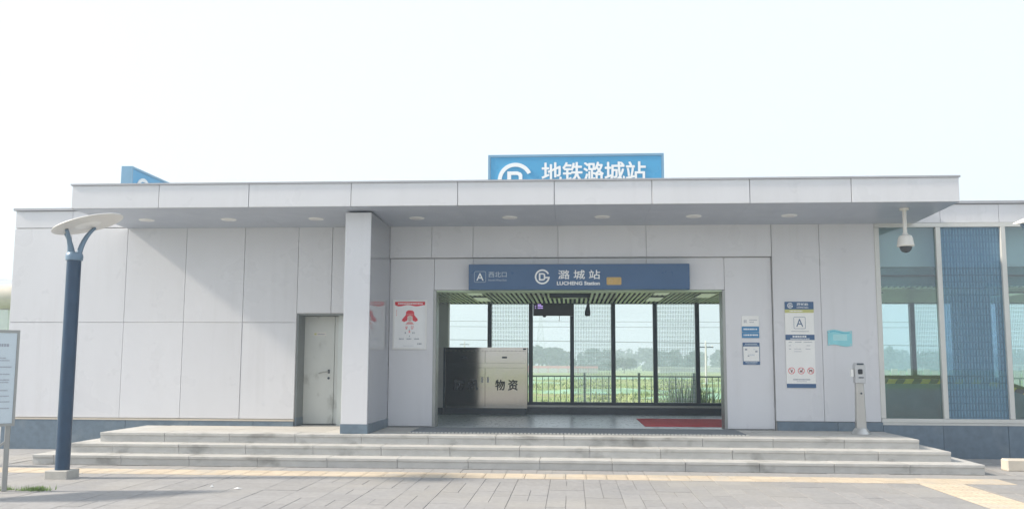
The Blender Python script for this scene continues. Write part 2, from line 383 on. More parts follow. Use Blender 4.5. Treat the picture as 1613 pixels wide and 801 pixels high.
# the strip of small pavers on both sides of the tactile branch
for y in [8.7+.45*i for i in range(9)]:
    y2 = min(y+.45, 12.70)
    if y2-y < .05: continue
    pav += [(4.20, 4.655, y, y2), (5.33, 5.55, y, y2)]
def shown(p):
    x, y = (p[0]+p[1])/2, (p[2]+p[3])/2
    d = y; px = 806.5+F*(x*cy+y*sy)/(y*cy-x*sy)/cp; return -60 < px < 1670 and y > 9.6
vis = sorted([p for p in pav if shown(p)], key=lambda p: p[2]); rest = [p for p in pav if not shown(p)]
cache = {}
def paver_mesh(w, l):
    key = (round(w, 3), round(l, 3))
    if key not in cache:
        me = bpy.data.meshes.new('paver'); a, b = w/2-.003, l/2-.003; c = .0016
        me.from_pydata([(-a, -b, -.035), (a, -b, -.035), (a, b, -.035), (-a, b, -.035), (-a, -b, -c), (a, -b, -c), (a, b, -c), (-a, b, -c),
                        (-a+c, -b+c, 0), (a-c, -b+c, 0), (a-c, b-c, 0), (-a+c, b-c, 0)], [],
                       [(0, 1, 5, 4), (1, 2, 6, 5), (2, 3, 7, 6), (3, 0, 4, 7), (4, 5, 9, 8), (5, 6, 10, 9), (6, 7, 11, 10), (7, 4, 8, 11), (8, 9, 10, 11)])
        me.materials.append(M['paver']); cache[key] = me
    return cache[key]
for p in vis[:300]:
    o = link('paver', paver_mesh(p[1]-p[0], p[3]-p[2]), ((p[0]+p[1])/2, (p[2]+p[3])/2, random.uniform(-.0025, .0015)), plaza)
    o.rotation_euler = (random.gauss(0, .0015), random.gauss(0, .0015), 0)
mb = MB()
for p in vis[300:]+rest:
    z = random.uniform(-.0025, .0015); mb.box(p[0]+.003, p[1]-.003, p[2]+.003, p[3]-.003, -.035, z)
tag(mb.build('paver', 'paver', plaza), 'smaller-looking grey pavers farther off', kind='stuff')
# tactile strip
tm = None
def tactile(x, y):
    global tm
    if tm is None:
        mb = MB(); mb.box(-.141, .141, -.141, .141, -.035, .001)
        for i in range(4):
            u = -.105+.07*i; mb.hexa([(-.12, u-.017, .001), (.12, u-.017, .001), (.12, u+.017, .001), (-.12, u+.017, .001), (-.115, u-.012, .005), (.115, u-.012, .005), (.115, u+.012, .005), (-.115, u+.012, .005)])
        o = mb.build('tactile_paver', 'tile_yellow', plaza, origin=(0, 0, 0)); tm = o.data
        o.location = Vector((x, y, 0))-WL[plaza]; return o
    return link('tactile_paver', tm, (x, y, 0), plaza)
for i in range(-31, 21):
    for r_ in (0, 1): tactile(i*.29+.05, 12.845+.29*r_)
for j in range(11):
    for r_ in (0, 1): tactile(4.845+.29*r_, 12.555-.29*j).rotation_euler = (0, 0, R(90))

# ------------------------------------------------------------------ entrance steps
steps = thing('entrance_steps', 'three wide grey granite steps up to the station entrance', 'steps', (-1.2, 14, 0))
TIERS = [(-8.47, 6.03, 13.74, 0, .148), (-8.08, 5.70, 14.10, .148, .298), (-7.76, 5.37, 14.44, .298, .447)]
ST = -.0022                    # the flight sags a little towards its left end
def zs(x, z): return z
for t, (x0, x1, y0, z0, z1) in enumerate(TIERS):
    yb = 16.1
    MB().box(x0+.05, x1-.05, y0+.06, yb, -.05, z1-.03).build('step_core', 'core', steps)
    x = x0; i = 0
    cuts = [x0]+[c+.37*t % 1.1 for c in [x0+1.09*k+.35 for k in range(0, 14)] if x0+.25 < c+.37*t % 1.1 < x1-.25]+[x1]
    for a, b in zip(cuts[:-1], cuts[1:]):
        da, db = random.uniform(-.004, .004), random.uniform(-.003, .003)
        MB().box(a+.003, b-.003, y0+.012+da, y0+.07, z0+.001, z1-.045).build('riser_slab', 'step', steps)
        MB().box(a+.003, b-.003, y0-.006+da, y0+.40, z1-.043, z1+db*.4).build('tread_slab', 'step', steps, bevel=.004)
    for xs_, sg in ((x0, 1), (x1, -1)):
        y = y0+.403
        while y < yb-.05:
            y2 = min(y+.60, yb)
            xa, xb = sorted((xs_-.006*sg, xs_+.42*sg)); MB().box(xa, xb, y+.002, y2-.002, z1-.043, z1).build('tread_slab', 'step', steps, bevel=.004)
            xa, xb = sorted((xs_+.010*sg, xs_+.06*sg)); MB().box(xa, xb, y+.002, y2-.002, z0+.001, z1-.045).build('riser_slab', 'step', steps)
            y = y2
x = -7.33
while x < 4.9:
    x2 = min(x+.80, 4.94)
    for (ya, yb) in ((14.845, 15.47), (15.475, 16.13)):
        MB().box(x+.003, x2-.003, ya, yb, .40, .447+random.uniform(-.0015, .0015)).build('platform_slab', 'platform', steps)
    x = x2

MB().box(-5.02, -3.9, 16.13, 16.66, .30, .4465).build('platform_slab', 'platform', steps)
# ------------------------------------------------------------------ station building
B = thing('station_building', 'low pale metal-panelled metro station building with a flat canopy and open entrance', 'building', (0, 18, 0))
def panels(parent, xs_, zs_, y, t=.035, mt='panel', bev=.004, name='wall_panel', j=J):
    for a, b in zip(xs_[:-1], xs_[1:]):
        for c, d in zip(zs_[:-1], zs_[1:]):
            MB().box(a+j, b-j, y+random.uniform(-.0015, .0015), y+t, c+j, d-j).build(name, mt, parent, bevel=bev)
# left wing
lw = MB().box(-10.56, -5.06, W+.037, W+.28, -.1, 4.44).box(-5.06, -3.9, W+.037, W+.28, 2.5, 4.44).box(-3.9, -3.36, W+.037, W+.28, .2, 4.44).build('left_wall', 'joint', B)
panels(lw, [-10.57, -9.445, -8.345, -7.20, -6.08, -5.06], [.575, 2.33, 4.105], W)
panels(lw, [-5.06, -4.42, -3.80], [2.50, 4.105], W)
panels(lw, [-10.57, -9.445, -8.345, -6.9, -5.4, -3.8], [4.115, 4.44], W)
px = [-10.58, -9.4, -8.2, -7.0, -5.8, -5.055]
for a, b in zip(px[:-1], px[1:]): MB().box(a+.002, b-.002, W-.030, W+.033, -.1, .535).build('plinth_slab', 'granite', lw, bevel=.004)
MB().box(-10.58, -5.05, W-.036, W+.03, .538, .566).build('plinth_ledge', 'beige', lw)
MB().box(-5.055, -5.02, W+.034, W+.44, .447, .60).build('plinth_slab', 'granite', lw)
MB().box(-10.60, -8.37, W-.035, W+.30, 4.445, 4.492).build('coping', 'coping', lw)
lside = MB().box(-10.56, -10.30, W+.285, 21.2, -.1, 4.46).build('end_wall', 'panel', B)
MB().box(-10.29, -4.36, 20.9, 21.2, -.1, 4.29).build('rear_wall', 'inner_wall', B)
# door recess
dr = MB().box(-5.06, -5.03, W+.04, W+.44, .60, 2.50).box(-5.03, -3.9, W+.04, W+.44, 2.47, 2.50).build('door_reveal', 'reveal', B)
door = MB().box(-5.03, -4.455, W+.44, W+.49, .465, 2.462).build('door', 'door', B, bevel=.003)
MB().box(-4.447, -3.90, W+.437, W+.487, .465, 2.462).build('fixed_leaf', 'door', door, bevel=.003)
hd = MB(); hd.tube([(-4.55, W+.44, 1.435), (-4.55, W+.39, 1.435), (-4.56, W+.385, 1.435), (-4.73, W+.385, 1.40)], .011, 8); hd.lathe((0, 0, 0), [(.0, 0), (.0, .001)], 3)
hd = MB().tube([(-4.55, W+.44, 1.435), (-4.55, W+.39, 1.435)], .012, 8).tube([(-4.54, W+.385, 1.435), (-4.63, W+.383, 1.425), (-4.73, W+.385, 1.40)], .010, 8)
hd.build('handle', 'steel_dark', door)
MB().box(-4.57, -4.53, W+.434, W+.4399, 1.40, 1.47).build('handle_plate', 'mullion', door)
MB().tube([(-4.55, W+.44, 1.31), (-4.55, W+.425, 1.31)], .022, 12).build('lock_cylinder', 'mullion', door)
MB().box(-4.86, -4.62, W+.436, W+.4395, 2.10, 2.165).build('door_plate', 'offwhite', door)
MB().box(-4.845, -4.80, W+.4345, W+.4355, 2.115, 2.15).build('plate_mark', 'olive', door)
strokes('grey_ink', door, [(-4.78, -4.64, 2.13, .022)], W+.4345)
# free standing pier
pier = thing('entrance_pier', 'wide pale panelled pier holding up the canopy left of the entrance', 'pier', (-3.56, 14.6, .447))
YC = 14.62
MB().box(-3.775, -3.352, YC+.005, W-.004, .447, 4.10).build('pier_core', 'joint', pier)
MB().box(-3.78, -3.347, YC-.03, YC, .60, 4.098).build('front_panel', 'panel', pier, bevel=.003)
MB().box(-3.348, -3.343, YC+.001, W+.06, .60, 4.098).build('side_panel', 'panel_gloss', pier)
MB().box(-3.788, -3.336, YC-.038, YC-.002, .449, .60).build('skirting', 'granite', pier)
MB().box(-3.3505, -3.331, YC-.001, W+.06, .449, .60).build('skirting', 'granite', pier)
# entrance wall
ew = MB().box(-3.36, -2.50, REC+.037, REC+.30, .2, 3.51).box(2.72, 3.58, REC+.037, REC+.30, .2, 3.51).box(-2.50, 2.72, REC+.037, REC+.30, 2.92, 3.51) \
    .box(-3.36, 5.34, W+.037, REC+.30, 3.515, 4.44).box(3.585, 5.36, W+.037, REC+.30, .2, 3.515).build('entrance_wall', 'joint', B)
panels(ew, [-3.343, -2.566, -1.803, -.246, 1.349, 3.574], [3.517, 4.105], W)
panels(ew, [-3.343, -2.52], [.46, 3.51], REC)
panels(ew, [2.74, 3.574], [.46, 3.51], REC)
panels(ew, [-2.52, -1.803, -.246, 1.349, 2.74], [2.925, 3.51], REC)
panels(ew, [3.577, 4.415, 5.385], [.605, 4.105], W)
MB().box(3.579, 3.583, W-.002, REC+.03, .60, 3.51).build('reveal_strip', 'joint', ew)
for a, b in ((3.595, 4.63), (4.63, 5.40)): MB().box(a+.002, b-.002, W-.028, W+.033, .447, .60).build('plinth_slab', 'granite', ew, bevel=.003)
MB().box(-2.53, -2.475, REC-.012, REC+.33, .447, 2.92).build('jamb', 'steel_dark', ew, bevel=.004)
MB().box(2.695, 2.745, REC-.012, REC+.33, .447, 2.92).build('jamb', 'steel_dark', ew, bevel=.004)
MB().box(-2.47, 2.69, REC-.008, REC+.33, 2.895, 2.918).build('lintel_trim', 'trim_green', ew)
MB().box(-4.19, -2.54, REC+.303, REC+.32, .45, 2.99).build('unseen_dark_panel', 'kerb_dark', B)  # unseen dark panel, added so the polished cabinet mirrors something dark
# right glazed front
gz = MB().box(5.386, 12.4, W+.02, W+.30, -.1, .56).build('glazing_base', 'joint', B)
px = [5.40, 6.41, 7.50, 8.6, 9.7, 10.8, 12.4]
for a, b in zip(px[:-1], px[1:]): MB().box(a+.003, b-.003, W-.030, W+.018, -.1, .555).build('plinth_slab', 'granite', gz, bevel=.003)
gf = MB().box(5.34, 12.4, W+.037, W+.30, 4.10, 4.44).build('glazing_header', 'joint', B)
panels(gf, [5.385, 6.54, 7.55, 8.6, 9.7, 10.8, 12.4], [4.105, 4.44], W)
MB().box(6.09, 12.4, W-.035, W+.30, 4.445, 4.492).build('coping', 'coping', gf)
MB().box(5.385, 12.4, W-.012, W+.09, 4.03, 4.102).build('window_head', 'alu', B)
MB().box(5.385, 12.4, W-.02, W+.09, .60, .668).build('window_sill', 'alu', B, bevel=.004)
MB().box(5.385, 12.4, W-.008, W+.09, .558, .597).build('window_sill', 'alu', B)
mx = [5.42, 6.484, 7.596, 8.70, 9.80, 10.9, 12.0]
for x in mx: MB().box(x-.042, x+.042, W-.016, W+.088, .672, 4.026).build('mullion', 'alu', B, bevel=.005)
for i, (a, b) in enumerate(zip(mx[:-1], mx[1:])):
    MB().box(a+.043, b-.043, W+.04, W+.046, .67, 4.028).build('window_pane', 'glass_blue' if i % 2 else 'glass_green', B)
# canopy
cn = MB().box(-8.33, 6.045, 14.262, W+.02, 4.17, 4.52).build('canopy', 'joint', B)
fx = [-8.355, -6.85, -5.32, -3.605, -1.845, -.276, 1.29, 2.835, 4.416, 6.073]
for a, b in zip(fx[:-1], fx[1:]):
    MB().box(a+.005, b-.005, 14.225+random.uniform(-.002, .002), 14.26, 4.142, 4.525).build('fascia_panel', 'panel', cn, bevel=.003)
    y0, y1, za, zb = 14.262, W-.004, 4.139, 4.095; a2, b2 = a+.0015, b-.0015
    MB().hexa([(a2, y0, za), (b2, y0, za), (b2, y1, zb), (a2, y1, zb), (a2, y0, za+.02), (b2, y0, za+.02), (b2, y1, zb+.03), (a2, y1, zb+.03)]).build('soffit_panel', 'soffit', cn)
MB().hexa([(-8.355, 14.262, 4.139), (-8.332, 14.262, 4.139), (-8.332, W, 4.095), (-8.355, W, 4.095), (-8.355, 14.262, 4.525), (-8.332, 14.262, 4.525), (-8.332, W, 4.525), (-8.355, W, 4.525)]).build('end_panel', 'panel', cn)
MB().hexa([(6.048, 14.262, 4.139), (6.073, 14.262, 4.139), (6.073, W, 4.095), (6.048, W, 4.095), (6.048, 14.262, 4.525), (6.073, 14.262, 4.525), (6.073, W, 4.525), (6.048, W, 4.525)]).build('end_panel', 'panel', cn)
MB().box(-8.372, 6.090, 14.205, 14.32, 4.527, 4.556).build('coping', 'coping', cn)
MB().box(-8.3, 6.0, 14.33, W+.1, 4.52, 4.535).build('canopy_top', 'grey_roof', cn)
# hall
hall = MB().box(-10.3, 12.4, W+.31, 21.25, 4.30, 4.44).build('roof', 'grey_roof', B)
MB().box(-4.2, 12.4, 16.4, 21.2, .1, .40).build('floor_slab', 'core', B)
hf = MB().box(-4.2, 12.4, REC+.31, 21.2, .40, .44).build('floor', 'joint', B)
for i in range(-5, 16):
    for j in range(6):
        a, b = i*.8, i*.8+.8; c = REC+.335+j*.8; d = min(c+.8, 21.15)
        if b > 5: continue
        MB().box(max(a, -4.15)+.001, b-.001, c+.001, d-.001, .43, .449).build('floor_tile', 'floor', hf)
MB().box(-2.47, 2.69, REC-.02, REC+.33, .40, .4485).build('threshold', 'floor', hf)
MB().box(-2.3, 2.6, REC+.12, REC+.16, .4487, .452).build('threshold_strip', 'steel', hf)
MB().box(-4.35, -4.2, W+.30, 21.2, .1, 4.3).build('side_wall', 'inner_wall', B)
iw = MB().box(-4.2, -2.905, 20.98, 21.2, .1, 4.28).build('back_wall', 'joint', B)
panels(iw, [-4.2, -3.55, -3.2, -2.905], [.45, 3.0], 20.945, .03, 'inner_wall', .003)
# back glazing
MB().box(-2.87, 12.4, 20.6, 21.16, .1, .600).build('dark_kerb', 'kerb_dark', B, bevel=.004)
MB().box(-4.2, -2.88, 20.6, 20.94, .1, .600).build('dark_kerb', 'kerb_dark', B, bevel=.004)
MB().box(-2.87, 12.4, 20.93, 21.09, .602, .640).build('back_sill', 'alu', B)
MB().box(-2.87, 12.4, 20.95, 21.07, .642, .712).build('back_rail', 'mullion', B)
MB().box(-2.87, 12.4, 20.95, 21.07, 2.985, 3.10).build('back_head', 'mullion', B)
MB().box(-2.87, 12.4, 20.98, 21.2, 3.102, 4.28).build('back_header', 'core', B)
bx = [-2.88, -1.93, -.96, .005, .965, 1.93, 2.90, 3.87, 4.84, 5.81, 6.78, 7.76, 8.73, 9.7, 10.67, 11.64]
for x in bx[1:]: MB().box(x-.047, x+.047, 20.94, 21.08, .714, 2.983).build('back_mullion', 'mullion', B, bevel=.006)
for i, (a, b) in enumerate(zip(bx[:-1], bx[1:])):
    MB().box(a+(.048 if i else .01), b-.048, 21.01, 21.016, .714, 2.983).build('back_pane', 'glass_frit' if i % 2 else 'glass_clear', B)
# slatted ceiling
ce = MB().box(-4.2, 12.38, 16.6, 20.97, 3.20, 3.22).build('ceiling', 'plenum', B)
slat = MB().box(-.024, .024, 16.62, 20.93, 3.00, 3.016).build('ceiling_slat', 'slat', ce)
LG = [(-1.95, 17.6), (-1.95, 19.4), (1.78, 17.6), (1.78, 19.4), (2.72, 18.4), (-.05, 18.6), (-3.3, 18.4), (5.9, 18.4), (8.6, 18.4)]
for i in range(-41, 122):
    x = i*.1+.02
    if x > 12.3: break
    o = link('ceiling_slat', slat.data, (x, WL[slat].y, WL[slat].z), ce)
bpy.data.objects.remove(slat)
for (x, y) in LG:
    l = MB().box(x-.15, x+.15, y-.62, y+.62, 2.985, 2.998).build('ceiling_light', 'mullion', ce)
    MB().box(x-.145, x+.145, y-.50, y+.50, 2.975, 2.984).build('diffuser', 'lamp_glow', l)
# bulkhead, beam, column and stair parapet behind the right glazing
MB().box(5.40, 12.38, 16.62, 16.70, 3.37, 4.28).build('bulkhead', 'bulkhead', B)
MB().box(5.40, 12.38, 16.72, 16.9, 2.995, 3.40).build('ceiling_beam', 'stair_wall', B)
MB().box(7.68, 8.25, 18.2, 18.7, .45, 3.20).build('inner_column', 'stair_wall', B)
MB().box(5.20, 5.36, W+.31, 17.2, .45, 4.28).build('cross_wall', 'inner_wall', B)
# ------------------------------------------------------------------ stair parapet with hazard tape
par = thing('stair_parapet', 'grey-green stair parapet with black and yellow striped edge behind the right windows', 'parapet', (7, 17.5, .45))
top = [(5.45, 1.24), (7.55, 1.25), (7.85, 1.21), (8.3, 1.09), (9.0, .86), (10.0, .52)]
pts = [(5.45, .452)]+[(10.0, .452)]+top[::-1]
MB().prism(pts, 17.45, 17.55).build('side_panel', 'stair_wall', par)
MB().tube([(x, 17.5, z+.125) for x, z in top], .035, 8).build('handrail', 'black', par)
def tz(x):
    for (a, za), (b, zb) in zip(top[:-1], top[1:]):
        if a <= x <= b: return za+(zb-za)*(x-a)/(b-a)
x = 5.46; i = 0
while x < 9.9:
    x2 = x+.155
    P = [(x, tz(x)+.003), (x2, tz(x2)+.003), (x2+.05, tz(min(x2+.05, 10))+.088), (x+.05, tz(x+.05)+.088)]
    MB().prism(P, 17.44, 17.555).build('hazard_band', 'yellow' if i % 2 else 'black', par); x = x2; i += 1

# ------------------------------------------------------------------ downlights
place = ['second panel from the left end', 'third panel from the left end', 'panel just left of the pier', 'panel just right of the pier', 'panel above the sign\'s emblem side', 'panel above the sign\'s gold patch', 'panel above the entrance\'s right end', 'panel above the tall notice board']
words = ['leftmost round white downlight under the canopy above the blue lamp post', 'round white downlight under the canopy left of the grey steel door', 'round white downlight under the canopy just left of the pier',
         'round white downlight under the canopy just right of the pier', 'round white downlight under the canopy above the left half of the navy sign', 'round white downlight under the canopy above the gold patch of the navy sign',
         'round white downlight under the canopy near the right end of the entrance', 'rightmost round white downlight under the canopy nearest the dome camera']
for x, w_ in zip((-7.57, -6.07, -4.49, -2.70, -1.07, .53, 2.09, 3.70), words):
    y = 15.30; z = 4.139-(y-14.262)*.0232
    d = thing('downlight', w_, 'ceiling light', (x, y, z), 'downlights in the canopy soffit')
    MB().lathe((x, y, z), [(.085, -.012), (.125, -.012), (.135, -.002), (.135, .006)], 28).build('trim_ring', 'white', d)
    MB().lathe((x, y, z), [(.0, -.014), (.08, -.0135), (.084, -.008)], 24).build('diffuser', 'downlight', d)

# ------------------------------------------------------------------ roof signs
def roof_sign(name, label, loc, rotz):
    s = thing(name, label, 'roof sign', loc, 'blue roof signs'); Wd, H, T = 3.35, 1.05, .22
    WL[s] = Vector((0, 0, 0))
    MB().box(0, Wd, .03, T, 0, H).build('sign_box', 'sign_edge', s)
    f = MB().box(0, Wd, -.012, .028, H-.045, H).box(0, Wd, -.012, .028, 0, .045).box(0, .045, -.012, .028, .045, H-.045).box(Wd-.045, Wd, -.012, .028, .045, H-.045).build('frame', 'sign_edge', s)
    MB().box(.047, Wd-.047, 0, .028, .047, H-.047).build('face_panel', 'sign_blue', s)
    metro_logo('lettering', s, .525, .555, .335, -.001, .02)
    text('地铁潞城站', 'lettering', s, (1.035, 3.0, .515, .888), -.012, heavy=.008)
    for x in (.4, 1.67, 2.95): MB().box(x-.05, x+.05, .07, .15, -.55, 0).build('support_post', 'sign_edge', s)
    s.rotation_euler = (0, 0, rotz)
    return s
roof_sign('roof_sign', 'long bright blue roof sign with white emblem and characters above the entrance', (-1.595, 16.8, 4.525), 0)
roof_sign('roof_sign', 'blue roof sign seen nearly edge-on at the left end of the roof', (-9.08, 17.6, 4.575), R(90))

# ------------------------------------------------------------------ entrance sign
es = thing('entrance_sign', 'long navy sign board over the entrance with letter A, emblem and station name', 'sign', (.12, 16.1, 2.92))
YF = 16.02
MB().box(-1.862, 2.10, YF, REC-.003, 2.918, 3.378).build('sign_box', 'navy', es, bevel=.006)
metro_logo('lettering', es, -.528, 3.148, .135, YF-.001)
mb = MB(); P0, P1 = roundrect(-1.76, -1.548, 3.05, 3.25, .025), roundrect(-1.754, -1.554, 3.056, 3.244, .021)
n = len(P0); mb.add([(x, YF-.002, z) for x, z in P0]+[(x, YF-.002, z) for x, z in P1], [(i, (i+1) % n, (i+1) % n+n, i+n) for i in range(n)]); mb.build('letter_frame', 'letter_soft', es)
text('A', 'lettering', es, (-1.722, -1.588, 3.082, 3.218), YF-.002, bold=.01)
text('西北口', 'letter_soft', es, (-1.50, -1.172, 3.142, 3.242), YF-.002, bold=.004)
text('North-West Exit', 'letter_soft', es, (-1.50, -1.172, 3.072, 3.108), YF-.002)
text('潞 城 站', 'lettering', es, (-.238, .508, 3.106, 3.268), YF-.002, heavy=.0025)
text('LUCHENG Station', 'lettering', es, (-.262, .500, 3.000, 3.062), YF-.002, heavy=.0035)
MB().prism(roundrect(.625, .888, 3.000, 3.138, .02), YF-.004, YF-.0005).build('gold_patch', 'gold', es)
mb = MB(); ring(mb, .695, 3.066, .036, .026, 0, 360, YF-.0055, YF-.0042, 20); mb.build('patch_ring', 'gold_soft', es)

# ------------------------------------------------------------------ poster (generic figure in a red fur hat)
po = thing('poster', 'white framed poster of a figure in a red ear-flap hat beside the entrance', 'poster', (-2.96, REC, 1.85))
x0, x1, z0, z1 = -3.272, -2.648, 1.845, 2.747; y = REC-.003
MB().box(x0, x1, y-.028, y, z1-.03, z1).box(x0, x1, y-.028, y, z0, z0+.03).box(x0, x0+.03, y-.028, y, z0+.03, z1-.03).box(x1-.03, x1, y-.028, y, z0+.03, z1-.03).build('frame', 'white', po)
MB().box(x0+.031, x1-.031, y-.010, y-.001, z0+.031, z1-.031).build('sheet', 'paper', po)
yp = y-.0115
MB().prism([(x0+.034, z1-.034), (x0+.034, z1-.095)]+[(x0+.034+(x1-x0-.068)*k/10, z1-.105-.014*math.sin(k*1.1)) for k in range(1, 10)]+[(x1-.034, z1-.095), (x1-.034, z1-.034)], yp, yp+.0012).build('banner', 'red', po)
strokes('paper', po, [(x0+.09, x1-.08, z1-.068, .026)], yp-.0006)
cx, cz = -2.965, 2.47
MB().prism([(cx-.072, cz+.0), (cx-.135, cz-.075), (cx-.145, cz-.105), (cx-.10, cz-.125), (cx-.042, cz-.10), (cx-.038, cz-.022), (cx+.05, cz-.022), (cx+.056, cz-.10), (cx+.11, cz-.122), (cx+.152, cz-.10), (cx+.145, cz-.07), (cx+.085, cz+.0), (cx+.078, cz+.06), (cx+.045, cz+.085), (cx-.03, cz+.088), (cx-.066, cz+.06)], yp, yp+.001).build('fur_hat', 'red', po)
MB().prism([(cx-.06, cz+.005), (cx+.07, cz+.005), (cx+.066, cz+.016), (cx-.056, cz+.016)], yp-.0006, yp-.0001).build('hat_band', 'red_soft', po)
MB().prism([(cx+.006+.040*math.cos(R(a)), cz-.062+.058*math.sin(R(a))) for a in range(0, 360, 24)], yp-.0008, yp-.0001).build('face', 'face_tone', po)
MB().box(cx-.012, cx-.004, yp-.0015, yp-.001, cz-.058, cz-.046).box(cx+.016, cx+.026, yp-.0015, yp-.001, cz-.058, cz-.046).box(cx-.002, cx+.016, yp-.0015, yp-.001, cz-.096, cz-.088).build('features', 'grey_ink', po)
MB().prism([(cx-.075, cz-.17), (cx+.085, cz-.17), (cx+.045, cz-.127), (cx-.035, cz-.127)], yp-.0006, yp-.0001).build('collar', 'red_soft', po)
strokes('red_soft', po, [(cx-.075, cx-.02, 2.25, .03), (cx-.07, cx-.03, 2.225, .03), (cx+.03, cx+.085, 2.26, .03), (cx+.03, cx+.07, 2.225, .025), (cx-.015, cx+.03, 2.165, .04), (x0+.055, x0+.072, 2.55, .02), (x0+.055, x0+.072, 2.51, .02), (x0+.055, x0+.072, 2.47, .02)], yp)
strokes('grey_ink', po, [(cx-.085, cx-.05, 2.145, .03), (cx+.055, cx+.095, 2.145, .03), (cx-.01, cx+.012, 2.20, .02), (cx-.005, cx+.01, 2.085, .022), (cx-.19, cx-.10, 2.035, .022), (cx-.05, cx+.04, 2.035, .022), (cx+.09, cx+.18, 2.035, .022), (cx+.15, cx+.23, 1.945, .028), (cx-.12, cx+.08, 1.91, .006)], yp)

# ------------------------------------------------------------------ notices on the right
n1 = thing('notice_plate', 'small white plate over two blue strips right of the entrance', 'notice', (3.18, REC, 2.06)); y = REC-.003
MB().box(3.03, 3.332, y-.008, y, 2.272, 2.458).build('white_plate', 'white', n1)
for za in (2.168, 2.064):
    b = MB().box(3.03, 3.332, y-.008, y, za, za+.098).build('blue_plate', 'mid_blue', n1); strokes('lettering', n1, [(3.06, 3.31, za+.052, .026)], y-.009)
MB().box(3.068, 3.076, y-.0095, y-.0085, 2.33, 2.39).box(3.105, 3.113, y-.0095, y-.0085, 2.33, 2.39).box(3.078, 3.084, y-.0095, y-.0085, 2.335, 2.385).box(3.097, 3.103, y-.0095, y-.0085, 2.335, 2.385).build('pictogram', 'grey_ink', n1)
strokes('grey_ink', n1, [(3.165, 3.30, 2.382, .014), (3.165, 3.25, 2.345, .014)], y-.009)
n2 = thing('notice_plate', 'small white notice with navy top and bottom bands below the blue strips', 'notice', (3.18, REC, 1.59))
MB().box(3.036, 3.334, y-.008, y, 1.59, 1.982).build('board', 'white', n2)
MB().box(3.036, 3.334, y-.0095, y-.0085, 1.912, 1.982).box(3.036, 3.334, y-.0095, y-.0085, 1.59, 1.652).box(3.036, 3.045, y-.0095, y-.0085, 1.652, 1.912).box(3.325, 3.334, y-.0095, y-.0085, 1.652, 1.912).build('navy_band', 'navy', n2)
strokes('letter_soft', n2, [(3.08, 3.29, 1.955, .018), (3.06, 3.31, 1.928, .010), (3.08, 3.29, 1.632, .018), (3.11, 3.26, 1.607, .010)], y-.0105)
MB().box(3.075, 3.115, y-.0105, y-.009, 1.845, 1.875).box(3.255, 3.295, y-.0105, y-.009, 1.81, 1.84).box(3.12, 3.15, y-.0105, y-.009, 1.735, 1.755).build('pictogram', 'grey_ink', n2)
strokes('letter_soft', n2, [(3.13, 3.24, 1.77, .01), (3.22, 3.29, 1.86, .01), (3.16, 3.25, 1.755, .01)], y-.009)
n3 = thing('information_board', 'tall white information board with navy header, letter A and three red prohibition rings', 'notice', (4.03, W, 1.19)); y = W-.004; xa, xb = 3.774, 4.279
MB().box(xa, xb, y-.012, y, 1.19, 2.705).build('board', 'white', n3)
e = .0135
MB().box(xa, xb, y-e, y-.0125, 2.568, 2.705).build('header_band', 'navy', n3)
MB().box(xa, xb, y-e, y-.0125, 2.508, 2.568).build('yellow_band', 'olive', n3)
MB().box(xa, xb, y-e, y-.0125, 2.028, 2.122).build('navy_band', 'navy', n3)
MB().box(xa, xb, y-e, y-.0125, 1.19, 1.262).build('footer_band', 'navy', n3)
metro_logo('lettering', n3, 3.87, 2.637, .048, y-e-.0002, .001)
text('潞城站', 'lettering', n3, (3.985, 4.185, 2.632, 2.682), y-.0145, bold=.02)
text('LUCHENG Station', 'lettering', n3, (3.985, 4.185, 2.592, 2.617), y-.0145, bold=.015)
strokes('lettering', n3, [(3.86, 4.08, 2.538, .02)], y-.0145)
P0, P1 = roundrect(3.925, 4.130, 2.225, 2.435, .02), roundrect(3.931, 4.124, 2.231, 2.429, .016); n = len(P0)
MB().add([(x, y-.014, z) for x, z in P0]+[(x, y-.014, z) for x, z in P1], [(i, (i+1) % n, (i+1) % n+n, i+n) for i in range(n)]).build('letter_frame', 'navy', n3)
text('A', 'navy', n3, (3.968, 4.088, 2.262, 2.40), y-.014)
strokes('grey_ink', n3, [(3.88, 4.18, 2.18, .012), (3.83, 3.89, 1.99, .014), (3.94, 4.05, 1.99, .014), (4.09, 4.24, 1.99, .014), (3.83, 3.87, 1.93, .012), (4.14, 4.20, 1.93, .012), (3.83, 3.87, 1.87, .012), (3.92, 4.04, 1.87, .010), (3.92, 4.05, 1.825, .010), (4.12, 4.20, 1.87, .012), (3.89, 4.18, 1.335, .022), (3.95, 4.12, 1.30, .010)], y-.013)
strokes('lettering', n3, [(3.90, 4.15, 2.088, .03), (3.86, 4.19, 2.048, .016)], y-.0145)
for i, xx in enumerate((3.865, 4.03, 4.195)):
    mb = MB(); ring(mb, xx, 1.488, .058, .049, 0, 360, y-e-.001, y-.0122, 24); mb.bar((xx-.036, y-.0150, 1.524), (xx+.036, y-.0150, 1.452), .006, .0008, (0, 1, 0)); mb.build('prohibition_ring', 'red', n3)
mb = MB(); mb.bar((3.85, y-.0145, 1.51), (3.865, y-.0145, 1.46), .012, .0008, (0, 1, 0)); mb.bar((3.88, y-.0145, 1.51), (3.865, y-.0145, 1.46), .010, .0008, (0, 1, 0))
mb.box(4.005, 4.05, y-.0149, y-.014, 1.465, 1.485); mb.bar((4.04, y-.0145, 1.485), (4.055, y-.0145, 1.52), .012, .0008, (0, 1, 0))
mb.box(4.17, 4.22, y-.0149, y-.014, 1.485, 1.505); mb.box(4.17, 4.18, y-.0149, y-.014, 1.46, 1.485); mb.box(4.21, 4.22, y-.0149, y-.014, 1.46, 1.485); mb.build('pictogram', 'ink', n3)
